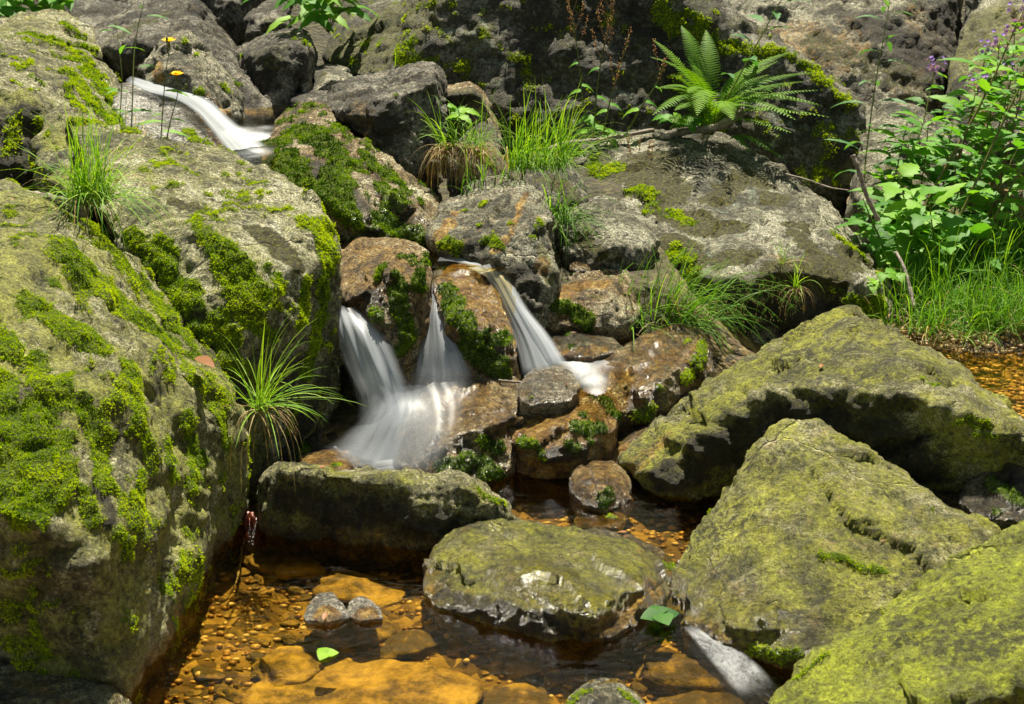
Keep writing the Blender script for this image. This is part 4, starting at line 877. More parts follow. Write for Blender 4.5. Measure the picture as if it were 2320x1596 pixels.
# fine gravel under everything
gv = Geo()
def gravel(n, box, zf, rr):
    for k in range(n):
        x = rs.uniform(box[0], box[1]); y = rs.uniform(box[2], box[3]); r = rs.uniform(*rr)
        bm_v = _ico*np.array([r*rs.uniform(.8, 1.5), r*rs.uniform(.7, 1.2), r*.6])*(1+rs.uniform(-.15, .15, (len(_ico), 1)))
        gv.add(bm_v+np.array([x, y, float(zf(np.array([x]), np.array([y]))[0])+r*.2]), _icof, rs.uniform(0, 1))
bm = bmesh.new(); bmesh.ops.create_icosphere(bm, subdivisions=1, radius=1)
_ico = np.array([v.co[:] for v in bm.verts]); _icof = np.array([[v.index for v in f.verts] for f in bm.faces]); bm.free()
gravel(3800, (-.95, .9, 2.2, 3.4), ground_z, (.003, .011))
gravel(3500, (1.2, 2.6, 3.6, 4.3), ground_z, (.003, .013))
t = NT('gravel'); v = t.attr('var'); c = t.ramp(t.math('ADD', t.math('MULTIPLY', v, .7), t.math('MULTIPLY', t.noise(t.coord(), 60, 4), .3)), [(.15, (.10, .045, .008)), (.4, (.24, .13, .025)), (.6, (.38, .25, .08)), (.85, (.52, .43, .28))])
t.principled(Base_Color=c, Roughness=.5); M['gravel'] = t.m
o = gv.build('gravel', M['gravel'], smooth=True, world_at=np.zeros(3)); tag(o, 'brown stream gravel on the pool bed and the right bank', 'gravel', kind='stuff')

# ------------------------------------------------------------------ plants
pr_ = np.random.RandomState(23)
def U(a, b): return pr_.uniform(a, b)
def blade(geo, base, az, el, L, droop, w, var, segs=7):
    d = np.array([math.cos(az)*math.cos(el), math.sin(az)*math.cos(el), math.sin(el)])
    side = norm(np.cross(d, [0, 0, 1])+1e-4)
    side = side*math.cos(U(-.9, .9))+norm(np.cross(side, d))*U(-.5, .5)
    P = [base]; step = L/segs
    for k in range(segs):
        d = norm(d+np.array([0, 0, -droop*(k+1)/segs])); P.append(P[-1]+d*step)
    P = np.array(P); ws = w*np.sqrt(np.clip(1-(np.arange(segs+1)/segs)**1.6, .0, 1))+.0003
    V = np.empty(((segs+1)*2, 3)); V[0::2] = P-side*ws[:, None]/2; V[1::2] = P+side*ws[:, None]/2
    q = [[2*k, 2*k+1, 2*k+3, 2*k+2] for k in range(segs)]
    geo.add(V, tris(q), np.clip(var+np.repeat(np.arange(segs+1)/segs, 2)*.15, 0, 1))
def tuft(label, px, py, Y, n, L, spread=1., w=.0032, dry=0, hang=0, rad=.03, var=.5, droop=.28, seeds=0, lean=(0, 0), group='grass tufts among the boulders', el=(.5, 1.5), name='grass_tuft', cat='grass'):
    c = W(px, py, Y); e = empty(name, c, label, cat, group)
    g_ = Geo(); lean_az = math.atan2(lean[1], lean[0]); lm = math.hypot(*lean)
    for k in range(n):
        az = U(-math.pi, math.pi)
        if lm and U(0, 1) < lm: az = lean_az+U(-.9, .9)
        b = c+np.array([U(-rad, rad)*spread, U(-rad, rad), U(-.005, .01)])
        blade(g_, b, az, U(*el), L*U(.45, 1.1), droop*U(.4, 2.), w*U(.6, 1.2), var+U(-.35, .35))
    g_.build('blades', M['grass'], e)
    if dry:
        g2 = Geo()
        for k in range(dry):
            b = c+np.array([U(-rad, rad)*spread, U(-rad, rad), 0])
            blade(g2, b, (-math.pi/2+U(-1.6, 1.6)) if hang else U(-3, 3), U(-.2, .6) if hang else U(0, 1.2), L*U(.4, 1.05), (.9 if hang else .5)*U(.6, 1.5), w*.8, U(.1, .95))
        g2.build('dry_blades', M['straw'], e)
    if seeds:
        g3 = Geo(); g4 = Geo()
        for s in range(seeds):
            az = lean_az+U(-.8, .8) if lm else U(-3, 3); d = np.array([math.cos(az)*.45, math.sin(az)*.45, 1.]); P = [c.copy()]
            for k in range(14):
                d = norm(d+np.array([math.cos(az)*.10, math.sin(az)*.10, -.085*k/5])); P.append(P[-1]+d*L*1.5/14)
            tube(g3, spline(P, 16), .0011, .0005, .6, 4)
            for k in range(34):
                q = P[8+pr_.randint(0, 6)]; tip = q+np.array([U(-.02, .02), U(-.02, .02), U(-.045, 0)])*1.
                tube(g3, [q, (q+tip)/2+[0, 0, .004], tip], .0005, .0004, .6, 3)
                s_ = .0016; V = np.array([tip+[0, 0, s_*2.4], tip+[s_*.6, 0, 0], tip+[0, s_*.6, 0], tip+[-s_*.6, 0, 0], tip+[0, -s_*.6, 0], tip-[0, 0, s_*2.4]])
                g4.add(V, [[0, 1, 2], [0, 2, 3], [0, 3, 4], [0, 4, 1], [5, 2, 1], [5, 3, 2], [5, 4, 3], [5, 1, 4]], U(.4, 1))
        g3.build('stalk', M['grass'], e); g4.build('seed_head', M['straw'], e)
    return e
tuft('bright grass tuft growing by the stick on top of the left boulders', 205, 458, 3.60, 250, .30, 1.2, dry=40, rad=.04, var=.6, lean=(.3, -.25), el=(.15, 1.5), droop=.32)
tuft('long-bladed grass tuft spraying out at the corner of the huge lower left boulder', 590, 925, 3.12, 85, .25, 1., dry=26, hang=1, rad=.018, var=.75, w=.0026, lean=(.45, -.2), el=(.1, 1.45), droop=.2)
tuft('grass tuft with a beard of dead blades hanging into the dark gap', 1045, 335, 4.62, 90, .2, 1.5, dry=300, hang=1, rad=.05, var=.6)
tuft('dense bright tuft drooping behind the pale ribbed rock', 1215, 385, 4.62, 300, .30, 1.6, rad=.06, var=.55, lean=(.5, -.5), dry=14, seeds=2)
tuft('thin grass hanging down between the ribbed rock and the rounded grey one', 1262, 500, 4.4, 110, .26, 1., rad=.04, var=.4, lean=(.3, -.7), el=(.1, 1.2), droop=.35)
tuft('small upright grass at the foot of the narrow mossy rock', 1095, 440, 4.5, 45, .2, 1.6, rad=.05, var=.4, lean=(-.2, -.3))
tuft('big sweeping grass clump right of the orange ledge', 1470, 752, 4.08, 300, .30, 2.2, rad=.055, var=.42, lean=(.8, -.1), droop=.30, dry=30)
tuft('grass clump with drooping seed heads above the glistening orange boulder', 1535, 748, 4.10, 110, .30, 1.8, rad=.05, var=.35, lean=(.7, -.3), seeds=7)
tuft('small spidery grass on the front edge of the great flat-topped boulder', 1803, 655, 4.17, 16, .13, 1, rad=.008, dry=20, hang=1, var=.6)
tuft('tiny grass sprouting on top of the great flat-topped boulder', 1775, 600, 4.22, 14, .12, 1, rad=.01, dry=14, var=.7)
tuft('few fine blades on the shoulder of the enormous dark boulder', 935, 185, 5.85, 20, .15, 2, rad=.04, var=.5)
tuft('wispy blades beside the yellow flowers on the mossy slope', 262, 330, 4.5, 46, .22, 2.2, rad=.05, var=.7, dry=30)
for lab, q, n, L in [('spiky grass tuft at the edge of the gravel, by the right border', (2260, 745, 4.25), 150, .26), ('drooping grass tuft at the foot of the thin grey stick', (2120, 705, 4.4), 170, .28),
                     ('pale grass tuft with dead leaves beside the wet gravel', (2165, 765, 4.15), 80, .17), ('grass tuft half under the broad leaves right of the flat-topped boulder', (2100, 650, 4.75), 130, .25),
                     ('tall thin grass at the right border below the orange-brown boulder', (2290, 640, 4.7), 140, .36), ('shaded grass tuft in the middle of the right bank', (2190, 660, 4.6), 150, .28),
                     ('grass tuft close behind the giant arched boulder', (2075, 745, 4.22), 90, .20)]:
    tuft(lab, *q, n, L, 2., rad=.06, var=.4, dry=24, group='grass tufts on the right bank')
# low grass and herbs of the bank: one mass nobody could count
g_ = Geo()
for k in range(4200):
    px, py = U(2070, 2480), U(560, 770); z = .2
    c = WZ(px, py, .15); c[2] = float(ground_z(np.array([c[0]]), np.array([c[1]]))[0])
    if c[1] < 4.22 or c[1] > 6.2: continue
    blade(g_, c, U(-3.1, 3.1), U(.6, 1.5), U(.05, .2), U(.1, .5), .003, U(-.1, .5), 5)
tag(g_.build('grass', M['grass'], world_at=np.zeros(3)), 'short mixed grass covering the right bank between the stems', 'grass', kind='stuff')

def leaf(geo, base, d, up, L, Wd, var, kind='ovate', droop=.35, fold=.25, teeth=9, segs=8):
    """one leaf blade: pointed outline with toothed margin, folded along the midrib and bent down"""
    d = norm(d); s = norm(np.cross(d, up)+1e-5); n_ = norm(np.cross(s, d))
    V = []; P = base.copy(); dd = d.copy()
    for k in range(segs+1):
        x = k/segs
        if kind == 'ovate': w = math.sin(math.pi*x**.62)**.85*(1-x*.12)
        elif kind == 'lance': w = math.sin(math.pi*x**.8)**.9
        elif kind == 'arrow': w = (1-x)**.75*(1.15 if k else .35)*(1 if x > .08 else .9)
        else: w = math.sin(math.pi*x**1.4)**.8
        w = max(w, .02)*Wd/2
        tz = (1+.16*(k % 2 and 1 or -1)) if teeth and 0 < k < segs else 1
        nn = norm(np.cross(s, dd))
        V += [P-s*w*tz+nn*w*fold, P, P+s*w*tz+nn*w*fold]
        dd = norm(dd-n_*droop/segs*1.4); P = P+dd*L/segs
    q = []
    for k in range(segs):
        a = 3*k; q += [[a, a+1, a+4, a+3], [a+1, a+2, a+5, a+4]]
    geo.add(np.array(V), tris(q), np.clip(var+U(-.06, .06), 0, 1))
def flower_head(geo, gs, c, r, n, col=(.2, 1)):
    for k in range(n):
        o_ = np.array([U(-1, 1), U(-1, 1), U(-.9, 1)])*r; p = c+o_
        tube(gs, [c-[0, 0, r*1.1], c+o_*.5-[0, 0, r*.3], p], .0009, .0007, .8, 3)
        m = pr_.randint(7, 10); ax = norm(o_+np.array([0, -.4*r, .3*r])); t1 = norm(np.cross(ax, [.3, .9, .2])); t2 = np.cross(ax, t1)
        for j in range(m):
            a = j/m*2*math.pi; e = t1*math.cos(a)+t2*math.sin(a); R_ = .0095
            s_ = np.cross(ax, e)*R_*.28; geo.add(np.array([p, p+e*R_*.7-s_+ax*R_*.3, p+e*R_+ax*R_*.45, p+e*R_*.7+s_+ax*R_*.3]), [[0, 1, 2], [0, 2, 3]], U(*col))
def herb(label, pts, nleaf, ll, lw, kind='ovate', mat='leaf', flowers=0, r=.0045, var=.5, stemvar=.4, t0=.02, t1=1., side=0, name='flowering_plant', group=None, cat='plant', droop=.5, flw='purple', shrink=.6, fr=.035):
    P = spline([W(*q) for q in pts], 26); e = empty(name, P[0], label, cat, group)
    gs, gl, gf = Geo(), Geo(), Geo(); tube(gs, P, r, r*.35, stemvar, 6)
    for k in range(nleaf):
        x = t0+(t1-t0)*(k+U(0, .6))/nleaf; i = min(24, int(x*25)); p = P[i]; T = norm(P[i+1]-P[i])
        az = k*2.4+U(-.5, .5); h = np.array([math.cos(az), math.sin(az)*.9, 0.]); h = norm(h-T*(h@T)*.6)
        f = 1-shrink*x; L = 1.12*ll*f*U(.7, 1.2)
        d = norm(h+T*.35+np.array([0, 0, U(-.1, .35)]))
        pet = p+d*L*.22; tube(gs, [p, p+d*L*.1+[0, 0, .003], pet], r*.3, r*.22, .3, 4)
        leaf(gl, pet, d, np.array([U(-.25, .25), U(-.3, .1), 1.]), L, lw*f*U(.8, 1.15), var+U(-.3, .3), kind, droop*U(.5, 1.6), segs=9)
        if kind == 'ovate' and lw > .05:      # lobes at the leaf base
            for sg in (-1, 1):
                s_ = norm(np.cross(d, [0, 0, 1.])); leaf(gl, pet, norm(d*.35+s_*sg), np.array([0, 0, 1.]), L*.45, lw*.4*f, var+U(-.2, .2), 'ovate', droop, segs=5)
    gs.build('stem', M['stem'], e, True); gl.build('foliage', M[mat], e, True)
    if flowers:
        gg = Geo(); flower_head(gf, gg, P[-1], fr, flowers); gg.build('flower_stalk', M['stem'], e); gf.build('flower_head', M[flw], e)
    return e
SG = 'purple-flowered sow-thistle stems on the right bank'
herb('leaning sow-thistle stem with a small purple cluster, left of the large purple one', [(1990,560,5.20),(2035,420,5.35),(2085,300,5.45),(2120,150,5.60)], 17, 0.160, 0.074, r=.005, flowers=16, group=SG, var=.55)
herb('sow-thistle stem bearing the large purple cluster beside the tallest leaning stalk', [(2100,640,4.90),(2145,460,5.05),(2185,320,5.15),(2215,190,5.25)], 21, 0.160, 0.081, r=.005, flowers=26, group=SG, var=.6, stemvar=.9)
herb('tallest thick brown stalk leaning to the upper right corner with purple flowers at its tip', [(2010,640,4.90),(2115,430,5.05),(2225,230,5.15),(2315,30,5.30)], 21, 0.168, 0.081, r=.0075, flowers=26, group=SG, stemvar=.6, fr=.06, t1=.95)
herb('thick leaning stalk ending at the right border below the corner flowers', [(2075,700,4.70),(2185,470,4.80),(2285,250,4.90),(2365,90,5.00)], 18, 0.168, 0.089, r=.007, flowers=14, group=SG, stemvar=.5, t1=.95, fr=.05)
herb('leaning stalk crossing low in front of the orange-brown boulder', [(2115,720,4.65),(2215,560,4.70),(2315,380,4.80),(2395,230,4.90)], 18, 0.160, 0.081, r=.006, group=SG, stemvar=.5)
herb('short broad-leaved stalk beside the edge of the great flat-topped boulder', [(2015,640,4.85),(2000,560,4.80),(1975,500,4.80),(1955,450,4.80)], 16, 0.160, 0.096, r=.005, group=SG, var=.5)
herb('low broad-leaved stalk with whitish leaves near the bent stick', [(2055,660,4.80),(2065,560,4.75),(2055,480,4.70),(2035,400,4.70)], 17, 0.160, 0.096, r=.005, group=SG, var=.7, shrink=.3)
herb('pale bud-topped stalk between the two purple clusters', [(2085,610,5.00),(2135,430,5.10),(2155,300,5.20),(2175,230,5.30)], 13, 0.126, 0.059, r=.004, group=SG, var=.45)
herb('shaded stalk in the middle of the leafy thicket', [(2125,650,4.85),(2155,520,4.90),(2175,420,4.90),(2205,340,5.00)], 21, 0.151, 0.081, r=.005, group=SG, var=.35)
herb('sow-thistle stalk with large bright leaves low over the bank', [(2155,680,4.70),(2135,600,4.65),(2115,530,4.60),(2105,460,4.60)], 18, 0.168, 0.104, r=.005, group=SG, var=.65, shrink=.25)
herb('leafy stalk leaning over the right border at mid height', [(2185,690,4.75),(2245,580,4.80),(2305,500,4.80),(2365,420,4.90)], 17, 0.151, 0.081, r=.005, group=SG, var=.5)
herb('thin upright stalk with dark buds near the right border', [(2235,600,5.10),(2260,450,5.20),(2280,300,5.30),(2285,150,5.40)], 12, 0.101, 0.044, r=.0035, group=SG, var=.5, stemvar=.9, flowers=8, fr=.03)
herb('low leafy stalk at the foot of the grey stick', [(2095,720,4.60),(2075,660,4.58),(2065,610,4.58),(2045,560,4.60)], 12, 0.126, 0.070, r=.004, group=SG, var=.4, shrink=.3)
herb('dim leafy stalk against the grey rock in the gap', [(2025,480,5.60),(2045,400,5.65),(2060,320,5.70),(2075,250,5.80)], 13, 0.126, 0.059, r=.004, group=SG, var=.3)
herb('leafy stalk rising in front of the tall yellowish rock face', [(2165,500,5.50),(2205,400,5.55),(2255,320,5.60),(2315,240,5.70)], 21, 0.143, 0.074, r=.004, group=SG, var=.45, flowers=8)
for lab, pts, n, L, Wd, fl, v in [
 ('leafy stalk rising along the right border to the top corner', [(2225,560,5.20),(2275,380,5.25),(2315,200,5.30),(2335,20,5.40)], 22, .18, .11, 14, .55),
 ('slender stalk right of the large purple cluster with small jagged leaves', [(2155,520,5.30),(2215,360,5.40),(2250,230,5.45),(2265,90,5.50)], 22, .16, .09, 12, .6),
 ('bushy stalk filling the space below the small purple cluster', [(2055,600,5.10),(2075,480,5.20),(2095,370,5.25),(2105,260,5.30)], 24, .17, .10, 0, .5),
 ('bushy stalk between the lance-leaved stem and the purple clusters', [(2010,590,5.10),(2015,480,5.20),(2035,370,5.25),(2055,280,5.30)], 24, .17, .10, 0, .6),
 ('bright bushy stalk at mid height near the right border', [(2195,620,4.90),(2235,500,4.95),(2275,400,5.00),(2315,320,5.05)], 22, .18, .11, 0, .65),
 ('low spreading stalk at the front of the thicket above the grass', [(2175,700,4.65),(2190,640,4.65),(2205,580,4.65),(2225,520,4.70)], 18, .17, .12, 0, .45),
 ('high stalk at the top right corner before the yellowish rock face', [(2230,420,5.6),(2260,300,5.65),(2290,180,5.7),(2300,60,5.7)], 22, .18, .11, 12, .6),
 ('high slender stalk between the purple clusters and the corner', [(2150,420,5.6),(2190,300,5.65),(2220,190,5.7),(2235,110,5.7)], 20, .17, .10, 10, .5),
 ('low stalk at the right border just above the gravel', [(2265,690,4.70),(2285,620,4.70),(2305,560,4.70),(2335,500,4.75)], 17, .16, .11, 0, .5)]:
    herb(lab, pts, n, L*.84, Wd*.74, r=.0045, group=SG, var=v, flowers=fl, shrink=.2, t1=.95, stemvar=U(.35, .8))
herb('tall blue-green lance-leaved stem standing left of the purple flowers', [(1955,430,5.2),(1965,330,5.3),(1985,180,5.4),(2010,40,5.5),(2020,-40,5.6)], 24, .13, .030, 'lance', 'gleaf', r=.0035, name='lance_leaved_plant', droop=.7, shrink=.35)
herb('blue-green stem leaning right across the fern up to the top edge', [(1600,320,5.45),(1660,200,5.50),(1715,100,5.55),(1770,0,5.60),(1790,-40,5.60)], 13, .13, .040, 'lance', 'gleaf', r=.004, t0=.25, name='lance_leaved_plant', droop=.6, shrink=.2)
# sorrel stems with reddish seed spikes
def sorrel(label, pts, branches, leaves, seed_from=.62):
    P = spline([W(*q) for q in pts], 30); e = empty('sorrel_plant', P[0], label, 'plant', 'sorrel stems before the dark boulder')
    gs, gl, gd = Geo(), Geo(), Geo(); tube(gs, P, .0036, .0014, .35, 6)
    def spike(Q):
        for k in range(int(len(Q)*3)):
            q = Q[pr_.randint(0, len(Q))]+np.array([U(-.007, .007), U(-.007, .007), U(-.006, .006)]); s_ = U(.0016, .0034)
            gd.add(np.array([q+[0, 0, s_], q+[s_*.8, 0, 0], q+[0, s_, 0], q-[s_*.8, 0, 0], q-[0, s_, 0], q-[0, 0, s_]]), [[0, 1, 2], [0, 2, 3], [0, 3, 4], [0, 4, 1], [5, 2, 1], [5, 3, 2], [5, 4, 3], [5, 1, 4]], U(0, 1))
    spike(P[int(30*seed_from):])
    for k in range(branches):
        i = int(30*(seed_from-.1)+k*(30*(.95-seed_from+.1))/max(1, branches)); sg = -1 if k % 2 else 1
        L = U(.09, .17); d = np.array([sg*U(.3, .55), U(-.2, .2), .6]); Q = [P[i]]
        for j in range(6): d = norm(d+[0, 0, .25]); Q.append(Q[-1]+d*L/6)
        Q = spline(Q, 14); tube(gs, Q, .0014, .0007, .75, 4); spike(Q[6:])
    for x, az, L in leaves:
        i = int(x*29); h = np.array([math.cos(az), math.sin(az), .1]); leaf(gl, P[i], h, np.array([0, -.35, 1.]), L, L*.42, .6+U(-.2, .2), 'ovate', 1.0, segs=8)
    gs.build('stem', M['stem'], e, True); gl.build('foliage', M['leaf'], e, True); gd.build('seed_spike', M['seed'], e)
sorrel('tallest sorrel stem with rusty seed spikes, leftmost of the group', [(1335,310,5.55),(1322,240,5.55),(1312,150,5.57),(1300,60,5.60),(1280,-20,5.65)], 7, [(.05,2.6,.11),(.12,.2,.1),(.35,2.9,.08),(.38,.2,.07),(.55,3,.05),(.2,-1.2,.1)], .7)
sorrel('sorrel stem beside the tallest one, its seed spikes reaching the top edge', [(1345,312,5.50),(1350,230,5.50),(1360,150,5.51),(1375,70,5.53),(1390,-10,5.55)], 8, [(.1,0,.1),(.3,.3,.08),(.5,3,.06),(.15,3.2,.1)], .6)
sorrel('shorter sorrel stem with an orange seed head at mid height', [(1365,312,5.45),(1380,240,5.45),(1395,180,5.47),(1425,80,5.50)], 3, [(.1,.2,.09),(.3,3,.07),(.35,.2,.07),(.05,-1,.1)], .6)
sorrel('right-leaning sorrel stem near the fern', [(1420,300,5.45),(1455,240,5.45),(1490,185,5.45),(1505,135,5.45)], 2, [(.3,2.9,.09),(.4,.2,.08),(.6,.5,.05)], .7)
sorrel('sorrel stem drooping down over the flat-topped boulder', [(1420,305,5.55),(1428,345,5.40),(1445,390,5.30),(1460,440,5.17)], 5, [(.0,.3,.12),(.05,2.8,.12),(.25,-1.2,.1),(.0,-.6,.12),(.1,-2,.1)], .6)

# fern
def frond(e, P0, tip, arch, wd, var):
    n = 40; s = np.linspace(0, 1, n+1)[:, None]; tip = np.asarray(tip); w_ = tip-P0; L = np.linalg.norm(w_); wd *= min(1.1, L/.58)
    P = P0+w_*s+np.array([0, 0, arch*L])*(s*(1-s)*(1.35-.5*s)*2.6)-w_*np.array([1, 1, 0])*(s*(1-s))*.45
    P = np.array(P); g = Geo(); T = np.gradient(P, axis=0)
    tube(g, P, .0022, .0007, .75, 4); k0 = 9; N_ = 31
    for k in range(N_):
        x = k/(N_-1); i = k0+(n-k0)*x; i0 = min(n-1, int(i)); p = P[i0]+(P[i0+1]-P[i0])*(i-i0); t_ = norm(T[i0])
        side = norm(np.cross(t_, [0, 0, 1.])); up = norm(np.cross(side, t_))
        w = wd*(math.sin(math.pi*min(1, (x*.86+.14))**.85))**.8*.5*(1-.25*x)+.004
        for sg in (-1, 1):
            dd = norm(side*sg+t_*.42+up*U(-.04, .1)-np.array([0, 0, .12])); pw = L/N_*.50; m = 9; V = []
            q = p.copy(); ww = norm(np.cross(dd, up))
            for j in range(m*2+1):
                y = j/(m*2); a = pw*(1-y**1.5)*.46*(1.35 if j % 2 else .55)+.0006
                V += [q-ww*a, q+ww*a]; q = q+norm(dd+np.array([0, 0, -.28*y])+t_*.22*y)*w/(m*2)
            qd = [[2*j, 2*j+1, 2*j+3, 2*j+2] for j in range(m*2)]
            g.add(np.array(V), tris(qd), float(np.clip(var+U(-.1, .1)+x*.1, 0, 1)))
    return g.build('frond', M['fern'], e)
c = W(1605, 305, 5.55); e = empty('fern', c, 'large bright green fern in front of the enormous dark boulder', 'fern')
for px, py, Y, v in [(1480,90,5.70,.6),(1520,170,5.45,.5),(1600,70,5.80,.5),(1790,118,5.75,.6),(1840,165,5.70,.55),(1850,205,5.55,.5),(1875,265,5.35,.75),(1790,300,5.20,.6),
                     (1500,240,5.35,.5),(1560,130,5.65,.55),(1740,170,5.70,.6),(1780,215,5.45,.5),(1520,290,5.30,.45),(1700,240,5.25,.55),(1560,210,5.20,.6),(1475,130,5.55,.5),(1500,200,5.30,.65),(1545,60,5.75,.45),(1860,240,5.65,.6),(1760,260,5.30,.55),(1820,185,5.80,.5),(1850,235,5.35,.6),(1800,270,5.15,.5),(1740,210,5.3,.6),(1490,200,5.3,.55),(1580,260,5.0,.6),(1660,270,4.98,.65),(1830,260,5.25,.7),(1540,150,5.3,.55),(1480,260,5.15,.5),(1760,140,5.6,.65),(1530,250,5.15,.5),(1700,150,5.6,.5)]:
    frond(e, c+np.array([U(-.02, .02), U(-.02, .02), 0]), W(px, py, Y), U(.16, .30), .125, v)
c = W(1655, 315, 5.42); e = empty('fern', c, 'small dark green fern drooping over the back edge of the flat-topped boulder', 'fern')
for px, py, Y, v in [(1775,360,5.25,.25),(1700,345,5.25,.2),(1750,330,5.40,.2)]:
    frond(e, c, W(px, py, Y), .2, .12, v)

# leafy plants at the top left and the yellow flowers
def bush(label, px, py, Y, n, L, lw, spread, mat='leaf', var=.5, kind='lance', name='leafy_plant'):
    c = W(px, py, Y); e = empty(name, c, label, 'plant'); gs, gl = Geo(), Geo()
    for k in range(n):
        az = U(-3.14, 3.14); tip = c+np.array([math.cos(az)*spread*U(.3, 1), math.sin(az)*spread*U(.2, .8), spread*U(.2, 1.1)])
        mid = (c+tip)/2+[0, 0, spread*.15]; P = spline([c, mid, tip], 8); tube(gs, P, .002, .001, .3, 4)
        for j in range(4):
            a = U(-3.14, 3.14); leaf(gl, P[4+j if j < 4 else 7], np.array([math.cos(a), math.sin(a), .1]), np.array([U(-.3, .3), -.4, 1]), L*U(.6, 1.1), lw*U(.8, 1.1), var+U(-.3, .3), kind, .7, segs=7)
    gs.build('stem', M['stem'], e); gl.build('foliage', M[mat], e, True)
bush('bright leafy plant on top of the dark blocky rock near the top edge', 745, 75, 6.0, 14, .17, .05, .24, var=.65)
bush('second leafy plant hanging beside the shoulder of the enormous dark boulder', 720, 20, 6.2, 12, .16, .05, .25, var=.6)
bush('leafy plant in the top left corner', 20, 60, 6.3, 16, .15, .055, .26, var=.55)
bush('small leafy plant behind the low mossy hump', 90, 30, 6.6, 10, .12, .05, .2, var=.5)
bush('tiny seedling among the hanging grass blades', 1040, 290, 4.65, 3, .06, .035, .07, var=.75, kind='ovate')
bush('small cress-like plant at the foot of the fern', 1540, 300, 5.5, 4, .08, .05, .08, var=.7, kind='ovate')
bush('round-leaved plant growing on the dark right flank of the flat-topped boulder', 1985, 665, 4.36, 5, .06, .035, .09, var=.75, kind='ovate')
def hawk(label, pts, branches, heads, leaves):
    P = spline([W(*q) for q in pts], 22); e = empty('yellow_flower', P[0], label, 'flower', None); gs, gl, gf, gb = Geo(), Geo(), Geo(), Geo()
    tube(gs, P, .0022, .0011, .3, 5)
    for (x, dx, dz, bloom) in heads:
        i = int(x*21); p = P[i]; q = p+np.array([dx, 0, dz]); tube(gs, spline([p, (p+q)/2+[dx*.1, 0, -dz*.05], q], 8), .0012, .0009, .3, 4)
        tube(gb, [q-[0, 0, .004], q+[0, 0, .003], q+[0, 0, .012]], .0045, .0035, .2, 8)
        if bloom:
            q = q+[0, 0, .012]
            for ring, R_ in ((0, .021), (1, .014)):
                for j in range(18):
                    a = j/18*6.283+ring*.17; ee = np.array([math.cos(a), math.sin(a), .35+.5*ring]); s_ = np.array([-math.sin(a), math.cos(a), 0])*R_*.16
                    gf.add(np.array([q, q+ee*R_*.6-s_, q+ee*R_*1.05-s_*.7, q+ee*R_*1.05+s_*.7, q+ee*R_*.6+s_]), [[0, 1, 2], [0, 2, 3], [0, 3, 4]], U(0, 1))
    for x, az, L in leaves:
        leaf(gl, P[int(x*21)], np.array([math.cos(az), math.sin(az), .15]), np.array([0, -.3, 1.]), L, L*.24, .75, 'lance', .6)
    gs.build('stem', M['stem'], e, True); gb.build('bud', M['stem'], e, True); gl.build('foliage', M['leaf'], e, True); gf.build('petals', M['petal'], e)
hawk('upper yellow flower on a thin stalk before the speckled wedge rock', [(362,350,4.3),(368,260,4.32),(375,170,4.35),(384,112,4.4)], 0, [(1, 0, .01, 1), (.93, .03, .02, 0), (.95, .0, .045, 0)], [(.2, .1, .09), (.55, 0, .08), (.35, 3, .05)])
hawk('lower yellow flower on a thin stalk beside the upper cascade', [(370,356,4.28),(385,280,4.3),(400,225,4.32),(405,188,4.36)], 0, [(1, -.005, .01, 1), (.9, .025, .005, 0)], [(.05, .1, .1), (.4, 0, .05)])
herb('tall thin budding stem rising left of the yellow flowers to the top edge', [(297,320,4.45),(300,230,4.5),(305,110,4.6),(322,20,4.7),(335,-30,4.75)], 8, .10, .022, 'lance', 'leaf', r=.0024, name='budding_plant', shrink=.4)
herb('thin budding stem nearest the moss, shorter than its neighbour', [(270,290,4.5),(276,180,4.55),(268,100,4.6),(262,48,4.65)], 5, .08, .02, 'lance', 'leaf', r=.002, name='budding_plant', shrink=.3)

# ------------------------------------------------------------------ sticks, root, fallen leaves
def stick(label, pts, r0, r1, mat='twig', name='stick', knob=.25, cat='stick'):
    g = Geo(); tube(g, spline([W(*q) for q in pts], 26), r0, r1, .5, 9, knob)
    o = g.build(name, M[mat], None, True); return tag(o, label, cat)
stick('short weathered log lying behind the bright grass tuft on the left', [(58,440,3.74),(100,448,3.68),(150,462,3.62),(190,478,3.56)], .010, .019)
stick('bent stick lying between the drooping tuft and the flat-topped boulder', [(1235,345,5.25),(1275,328,5.30),(1320,322,5.35),(1370,316,5.40),(1480,295,5.50)], .013, .008)
stick('thick dead branch lying at the foot of the fern', [(1480,312,5.55),(1560,298,5.50),(1620,290,5.45),(1670,262,5.45),(1690,240,5.50)], .012, .020)
stick('bare curved stick leaning among the broad leaves', [(1932,352,4.35),(1945,385,4.33),(1962,440,4.31),(1990,500,4.3)], .008, .007)
stick('thin pale twig across the dark gap beside the flat-topped boulder', [(1780,395,5.00),(1830,408,4.95),(1880,425,4.90),(1925,432,4.85)], .0035, .002)
stick('slim grey stick standing in the bank grass', [(2030,572,4.4),(2045,600,4.35),(2058,640,4.3),(2072,700,4.22)], .005, .007)
g = Geo(); tube(g, spline([WZ(548, 1228, -.05), WZ(545, 1270, -.055), WZ(535, 1320, -.05), WZ(515, 1358, -.06)], 20), .0035, .002, .5, 6, .3); tag(g.build('stick', M['twig'], None, True), 'thin submerged twig lying in the left part of the pool', 'stick')
stick('thin twig propped between the wet brown rock and the silvery rock', [(1130,862,3.66),(1170,866,3.64),(1215,868,3.62)], .003, .004)
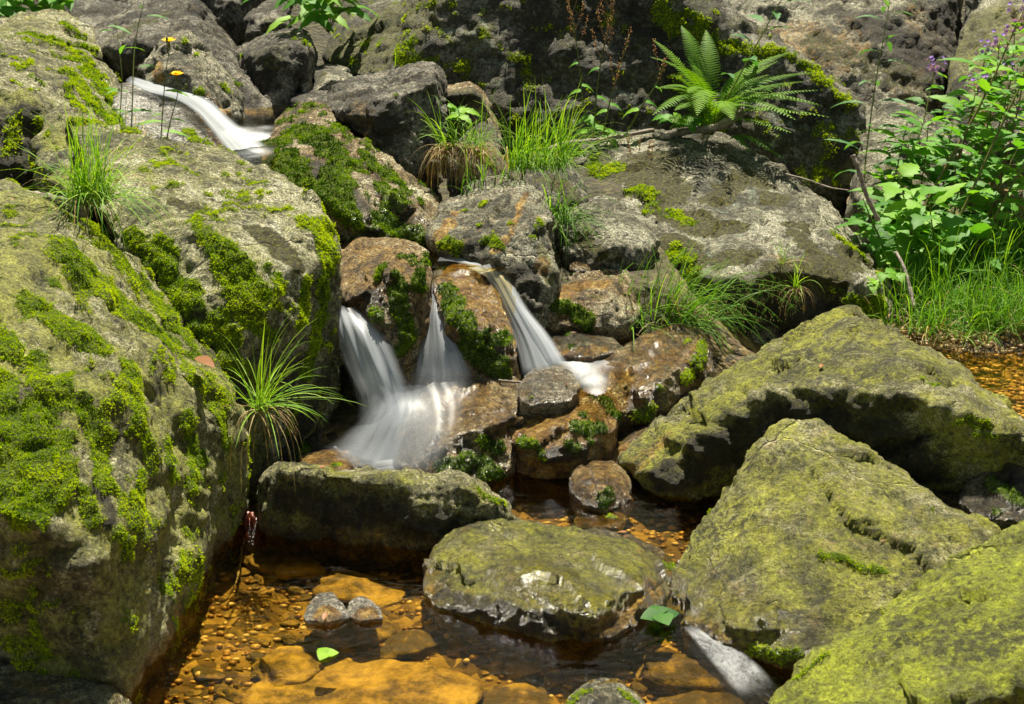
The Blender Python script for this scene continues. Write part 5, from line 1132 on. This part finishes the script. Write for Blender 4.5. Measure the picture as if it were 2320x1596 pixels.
def rootblock():
    g = Geo()
    for k in range(60):
        x = U(508, 600); y0 = 1172+U(-16, 10)-abs(x-555)*-.25; a = W(x, y0, 3.15+U(0, .03)); L = U(.05, .11)
        tube(g, spline([a, a+[U(-.01, .01), -.015, -L*.35], a+[U(-.02, .02), -.03+U(-.01, .01), -L*.7], a+[U(-.03, .03), -.03, -L-.03]], 8), U(.003, .0055), .0015, U(0, 1), 5, .3)
    o = g.build('root_mat', M['root'], None, True); tag(o, 'wet red root mat hanging into the pool beside the long olive rock', 'root')
rootblock()
def floor_leaf(label, px, py, Y, L, w, mat, az, name='fallen_leaf', n=1, var=.5, kind='ovate', lift=0.):
    c = W(px, py, Y)+np.array([0, 0, lift]); g = Geo()
    for k in range(n):
        a = az+k*6.283/max(n, 1) if n > 1 else az
        leaf(g, c+np.array([0, 0, .001*k]), np.array([math.cos(a), math.sin(a), .06]), np.array([0, -.1, 1.]), L, w, var+U(-.1, .1), kind, .15, fold=.12, teeth=0)
    o = g.build(name, M[mat], None, True); return tag(o, label, 'leaf')
floor_leaf('curled brown leaf caught in the dark groove between the two left boulders', 448, 808, 3.12, .085, .035, 'deadleaf', -.9)
floor_leaf('glossy green lobed leaf floating at the foot of the triangular boulder', 1495, 1405, 2.675, .046, .05, 'leaf', .3, n=4, kind='ovate', var=.12, lift=.012)
floor_leaf('small yellow-green leaf floating in the pool', 738, 1487, 2.545, .028, .03, 'leaf', .2, n=3, var=.9, lift=.006)
floor_leaf('tiny orange leaf lying on the olive triangular boulder', 2017, 1413, 2.44, .02, .012, 'deadleaf', .5, var=.9)

# scraps of dead leaf caught on the upper faces of the rocks
allr = [v for v in ROCKS.values()]; k = 0
while k < 34:
    o_, V_, N_, q_ = allr[pr_.randint(0, len(allr))]; i_ = pr_.randint(0, len(V_))
    if N_[i_, 2] < .72 or not (20 < q_[0][i_] < 2300 and 60 < q_[1][i_] < 1560) or V_[i_, 2] < .02: continue
    g = Geo(); a = U(-3, 3); L = U(.012, .028)
    leaf(g, V_[i_]+N_[i_]*.006, np.array([math.cos(a), math.sin(a), U(-.1, .2)]), N_[i_], L, L*U(.2, .6), U(0, 1), 'lance', U(-.6, .9), fold=.3, teeth=0, segs=5)
    tag(g.build('leaf_scrap', M['deadleaf'], None, True), 'tiny brown scrap of dead leaf caught on top of a rock', 'leaf', 'scraps of dead leaf on the rocks'); k += 1
